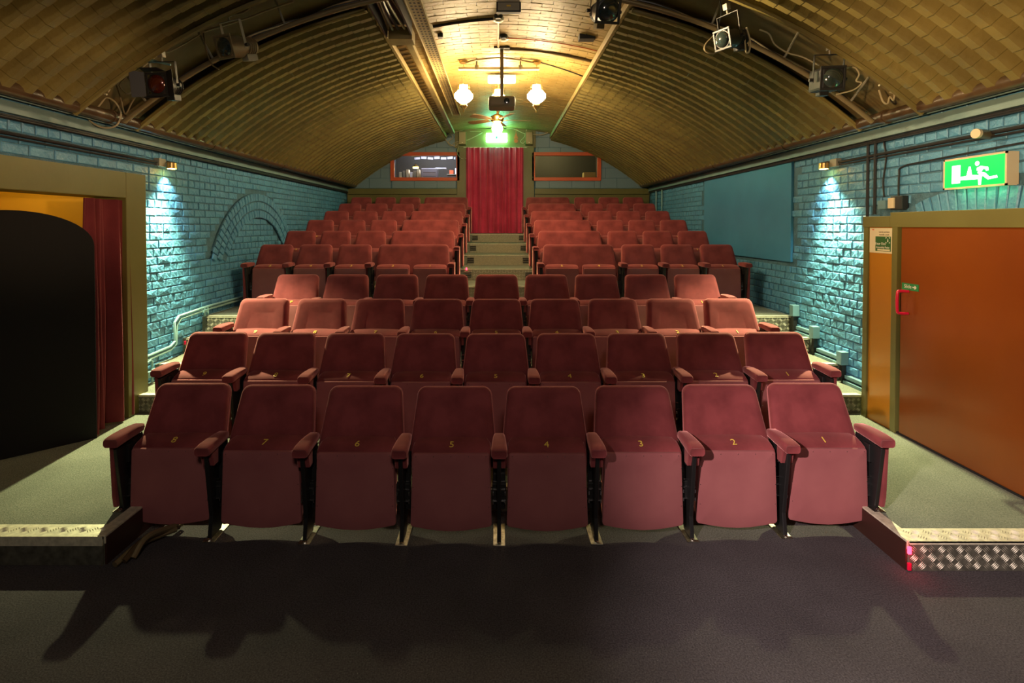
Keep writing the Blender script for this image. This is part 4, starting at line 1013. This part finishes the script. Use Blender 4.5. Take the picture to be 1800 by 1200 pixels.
pendant(943, 170, 7.32, 'glowing opal pendant lamp on chains on the sliding door wall side')
pendant(876, 176, 8.1, 'glowing opal pendant lamp half hidden behind the projector')
# pale pipe between the pendants
hb = thing('hanging_bar', 'pale horizontal pipe clamped below the vault between the two pendant lamps', 'bar')
a, b2 = at(806, 121, 7.25), at(948, 121, 7.25); MB().tube([a, b2], .022, 12).build('pipe', 'cream', hb, smooth=True)
for px in (838, 915):
    c = at(px, 119, 7.25); MB().lathe((c.x, 7.25, c.z-.03), [(.028,0),(.028,.06),(.012,.062),(.012,vz(c.x)-c.z+.03)], 10).build('pipe_clamp', 'grey', hb, smooth=True)
tag(MB().tube(curve_pts([ceil_pt(818, 7.3, .035), ceil_pt(835, 7.2, .045), ceil_pt(876, 7.15, .035), ceil_pt(915, 7.2, .045), ceil_pt(940, 7.3, .035)]), .011, 6).build('conduit', 'bronze', smooth=True), 'bronze conduit linking the two pendant ceiling roses', 'conduit')
# emergency luminaire
em = thing('bulkhead_light', 'white rounded emergency bulkhead light behind the projector pole', 'light')
c = at(882, 139, 8.0); MB().box(c.x-.21, c.x+.21, 7.94, 8.06, c.z+.0, c.z+.055).build('light_base', 'white', em, bevel=.02, seg=3)
MB().box(c.x-.205, c.x+.205, 7.945, 8.055, c.z-.055, c.z+.0).build('diffuser', 'batlum', em, bevel=.02, seg=3)
MB().cyl((c.x-.1, 8, c.z+.05), (c.x-.1, 8, vz(c.x)), .008, 6).cyl((c.x+.1, 8, c.z+.05), (c.x+.1, 8, vz(c.x)), .008, 6).build('hanging_rod', 'grey', em)
# ceiling fan with lamp
fan = thing('ceiling_fan', 'ceiling fan with dark wooden blades and a lit glass bowl', 'fan')
fc = at(874, 208, 9.15); zt = vz(fc.x)
MB().lathe((fc.x, 9.15, zt-.07), [(.03,0),(.075,.03),(.08,.07)], 16).build('canopy', 'brass', fan, smooth=True)
MB().cyl((fc.x, 9.15, fc.z+.06), (fc.x, 9.15, zt-.05), .014, 8).build('down_rod', 'brass', fan)
MB().lathe((fc.x, 9.15, fc.z), [(.04,-.075),(.095,-.06),(.115,-.01),(.11,.03),(.06,.06),(.03,.075)], 20).build('motor', 'brass', fan, smooth=True)
for k in range(5):
    a = 2*pi*k/5+.12; bl_ = MB()
    bl_.prism([(.15,-.035,0),(.20,-.055,0),(.52,-.07,0),(.57,-.045,0),(.57,.045,0),(.52,.07,0),(.20,.055,0),(.15,.035,0)], (0,0,.008))
    bl_.xf(Matrix.Translation((fc.x, 9.15, fc.z-.03)) @ Matrix.Rotation(a, 4, 'Z') @ Matrix.Rotation(radians(12), 4, 'X')).build('blade', 'fanwood', fan, bevel=.003)
    MB().box(.09, .19, -.014, .014, -.006, .0).xf(Matrix.Translation((fc.x, 9.15, fc.z-.03)) @ Matrix.Rotation(a, 4, 'Z')).build('blade_bracket', 'brass', fan)
MB().lathe((fc.x, 9.15, fc.z-.15), [(.03,-.12),(.075,-.09),(.095,-.03),(.08,.03),(.05,.07)], 18).build('glass_bowl', 'lampglass2', fan, smooth=True)
# floodlight, detectors, conduits
fd = thing('floodlight', 'small rectangular floodlight fixed on the vault bricks', 'floodlight')
c = at(894, 13, 5.25); zc = c.z
MB().box(c.x-.12, c.x+.12, 5.23, 5.30, c.z-.05, c.z+.05).build('housing', 'black', fd, bevel=.008)
MB().box(c.x-.105, c.x+.105, 5.222, 5.23, c.z-.038, c.z+.038).build('glass', 'grey', fd)
MB().box(c.x-.02, c.x+.02, 5.218, 5.222, c.z-.004, c.z+.012).build('led_chip', 'yellow', fd)
MB().box(c.x-.11, c.x+.11, 5.25, 5.27, c.z+.05, vz(c.x)+.0).build('mounting_bracket', 'cream', fd)
for (px, py, Yg, m_, lab) in ((876, 42, 5.85, 'cream', 'round cream junction box with a black cap under the vault'), (885, 75, 6.45, 'cream', 'round cream smoke detector on the middle conduit')):
    x = (px-876)*Yg/F; q = thing('junction_box' if 'junction' in lab else 'smoke_detector', lab, 'fitting', (x, Yg, vz(x)))
    MB().lathe((0,0,-.055), [(.035,0),(.055,.012),(.06,.04),(.06,.055)], 16).build('body', m_, q, smooth=True)
    MB().lathe((0,-.07,-.02), [(.03,-.03),(.045,-.01),(.045,.02)], 12).build('cap', 'black', q, smooth=True)
tag(MB().tube([(0.0, 4.6, vz(0)-.02), (0.0, 6.8, vz(0)-.02)], .013, 8).build('conduit', 'batten', smooth=True), 'ochre conduit along the crown of the vault', 'conduit')
def arcc(y0, y1, x0, x1, r, m_, lab, nm_='conduit', drop=.02):
    pts = [(x0+(x1-x0)*k/14, y0+(y1-y0)*k/14, vz(x0+(x1-x0)*k/14)-drop) for k in range(15)]
    return tag(MB().tube(pts, r, 8).build(nm_, m_, smooth=True), lab, 'conduit' if nm_ == 'conduit' else 'cable')
arcc(5.85, 5.95, -.02, -.72, .016, 'black', 'black conduit arching from the junction box to the perforated tray')
arcc(6.84, 6.9, .07, 1.19, .022, 'bronze', 'brown conduit arching from the projector plate to the timber edge')
arcc(6.45, 6.5, .06, 1.19, .006, 'coral', 'thin red cable arching from the smoke detector to the timber edge', 'cable')
arcc(7.3, 7.6, .55, 1.19, .008, 'darkcable', 'thin dark cable from the pendant rose to the timber edge', 'cable')
tag(MB().box(-.70, -.64, 6.2, 6.28, vz(.68)-.05, vz(.68)+.02).build('fitting', 'black', bevel=.006), 'small black fitting beside the perforated tray', 'fitting')
tag(MB().box(.92, 1.10, 6.1, 6.22, vz(1.0)-.05, vz(1.0)+.02).build('mounting_plate', 'black', bevel=.006), 'flat black plate under the profile spotlight by the timber edge', 'plate')
# speakers and odds and ends on the header
for px, lab in ((813, 'nearest the cable tray'), (930, 'beside the coral red ornament')):
    c = at(px, 243, YB-.15); sp = thing('wall_speaker', 'small olive loudspeaker on the header board '+lab, 'speaker', (c.x, YB-.13, c.z))
    MB().box(-.085, .085, -.07, .06, -.15, .15).build('cabinet', 'olive', sp, bevel=.012)
    MB().box(-.07, .07, -.076, -.07, -.13, .13).build('grille', 'bronze', sp); MB().box(-.015, .015, -.08, -.076, -.11, -.095).build('badge', 'cream', sp)
    MB().box(-.02, .02, .055, .075, -.03, .03).build('bracket', 'black', sp)
orn = thing('hanging_ornament', 'coral red tasselled ornament hanging on the header board', 'ornament', (at(907,240,YB-.09).x, YB-.09, at(907,240,YB-.09).z))
MB().lathe((0,.0,-.10), [(.045,-.01),(.045,.01)], 14, axis=(0,1,0)).build('disc', 'coral', orn); MB().prism([(-.05,0,-.05),(0,0,.10),(-.005,0,-.04)], (0,.01,0)).prism([(.05,0,-.05),(0,0,.10),(.005,0,-.04)], (0,.01,0)).build('tassel', 'coral', orn)
MB().tube([(-.05,0,.15),(0,0,.17),(.05,0,.15)], .006, 6).tube([(0,0,.16),(0,0,.09)], .004, 6).build('cord', 'coral', orn)
yb = YB-.11
def cabb(pxs, m_, lab, r=.009): 
    return tag(MB().tube(curve_pts([at(a, b2, yb-.0) for a, b2 in pxs], 6), r, 6).build('cable', m_, smooth=True), lab, 'cable')
cabb([(783,228),(790,234),(800,232),(812,229),(818,226)], 'palecable', 'pale cable along the top of the end wall beside the tray')
cabb([(783,245),(792,256),(800,250),(810,248),(822,246),(835,240),(848,233)], 'palecable', 'pale tangled cable left behind the olive loudspeaker')
cabb([(781,245),(790,236),(796,242),(788,250),(800,257),(806,250)], 'palecable', 'knotted pale cable at the vault edge beside the tray')
cabb([(806,258),(804,270),(812,279),(824,277),(827,264)], 'palecable', 'pale cable loop hanging beside the booth window and curtain', .007)
cabb([(890,226),(902,226),(915,232),(925,236)], 'palecable', 'pale cable arching over the coral red ornament')
cabb([(926,226),(922,240),(915,248),(920,252),(926,244)], 'palecable', 'pale cable loop beside the far olive loudspeaker')
cabb([(936,236),(950,237),(962,234),(968,230)], 'palecable', 'pale cable pair running to the timber edge at the end wall', .011)
cabb([(826,231),(846,231)], 'palecable', 'short pale rail on the header board')
# blue vertical pipes near the far right corner
for px in (1154, 1164):
    yv = 3.47*F/(px-876); tag(MB().tube([(3.46, yv, 1.75), (3.46, yv, 2.66)], .016, 8).build('conduit', 'bluepipe', smooth=True), 'pale blue vertical pipe at the far end of the board wall, '+('nearer the corner' if px == 1154 else 'further from the corner'), 'pipe')
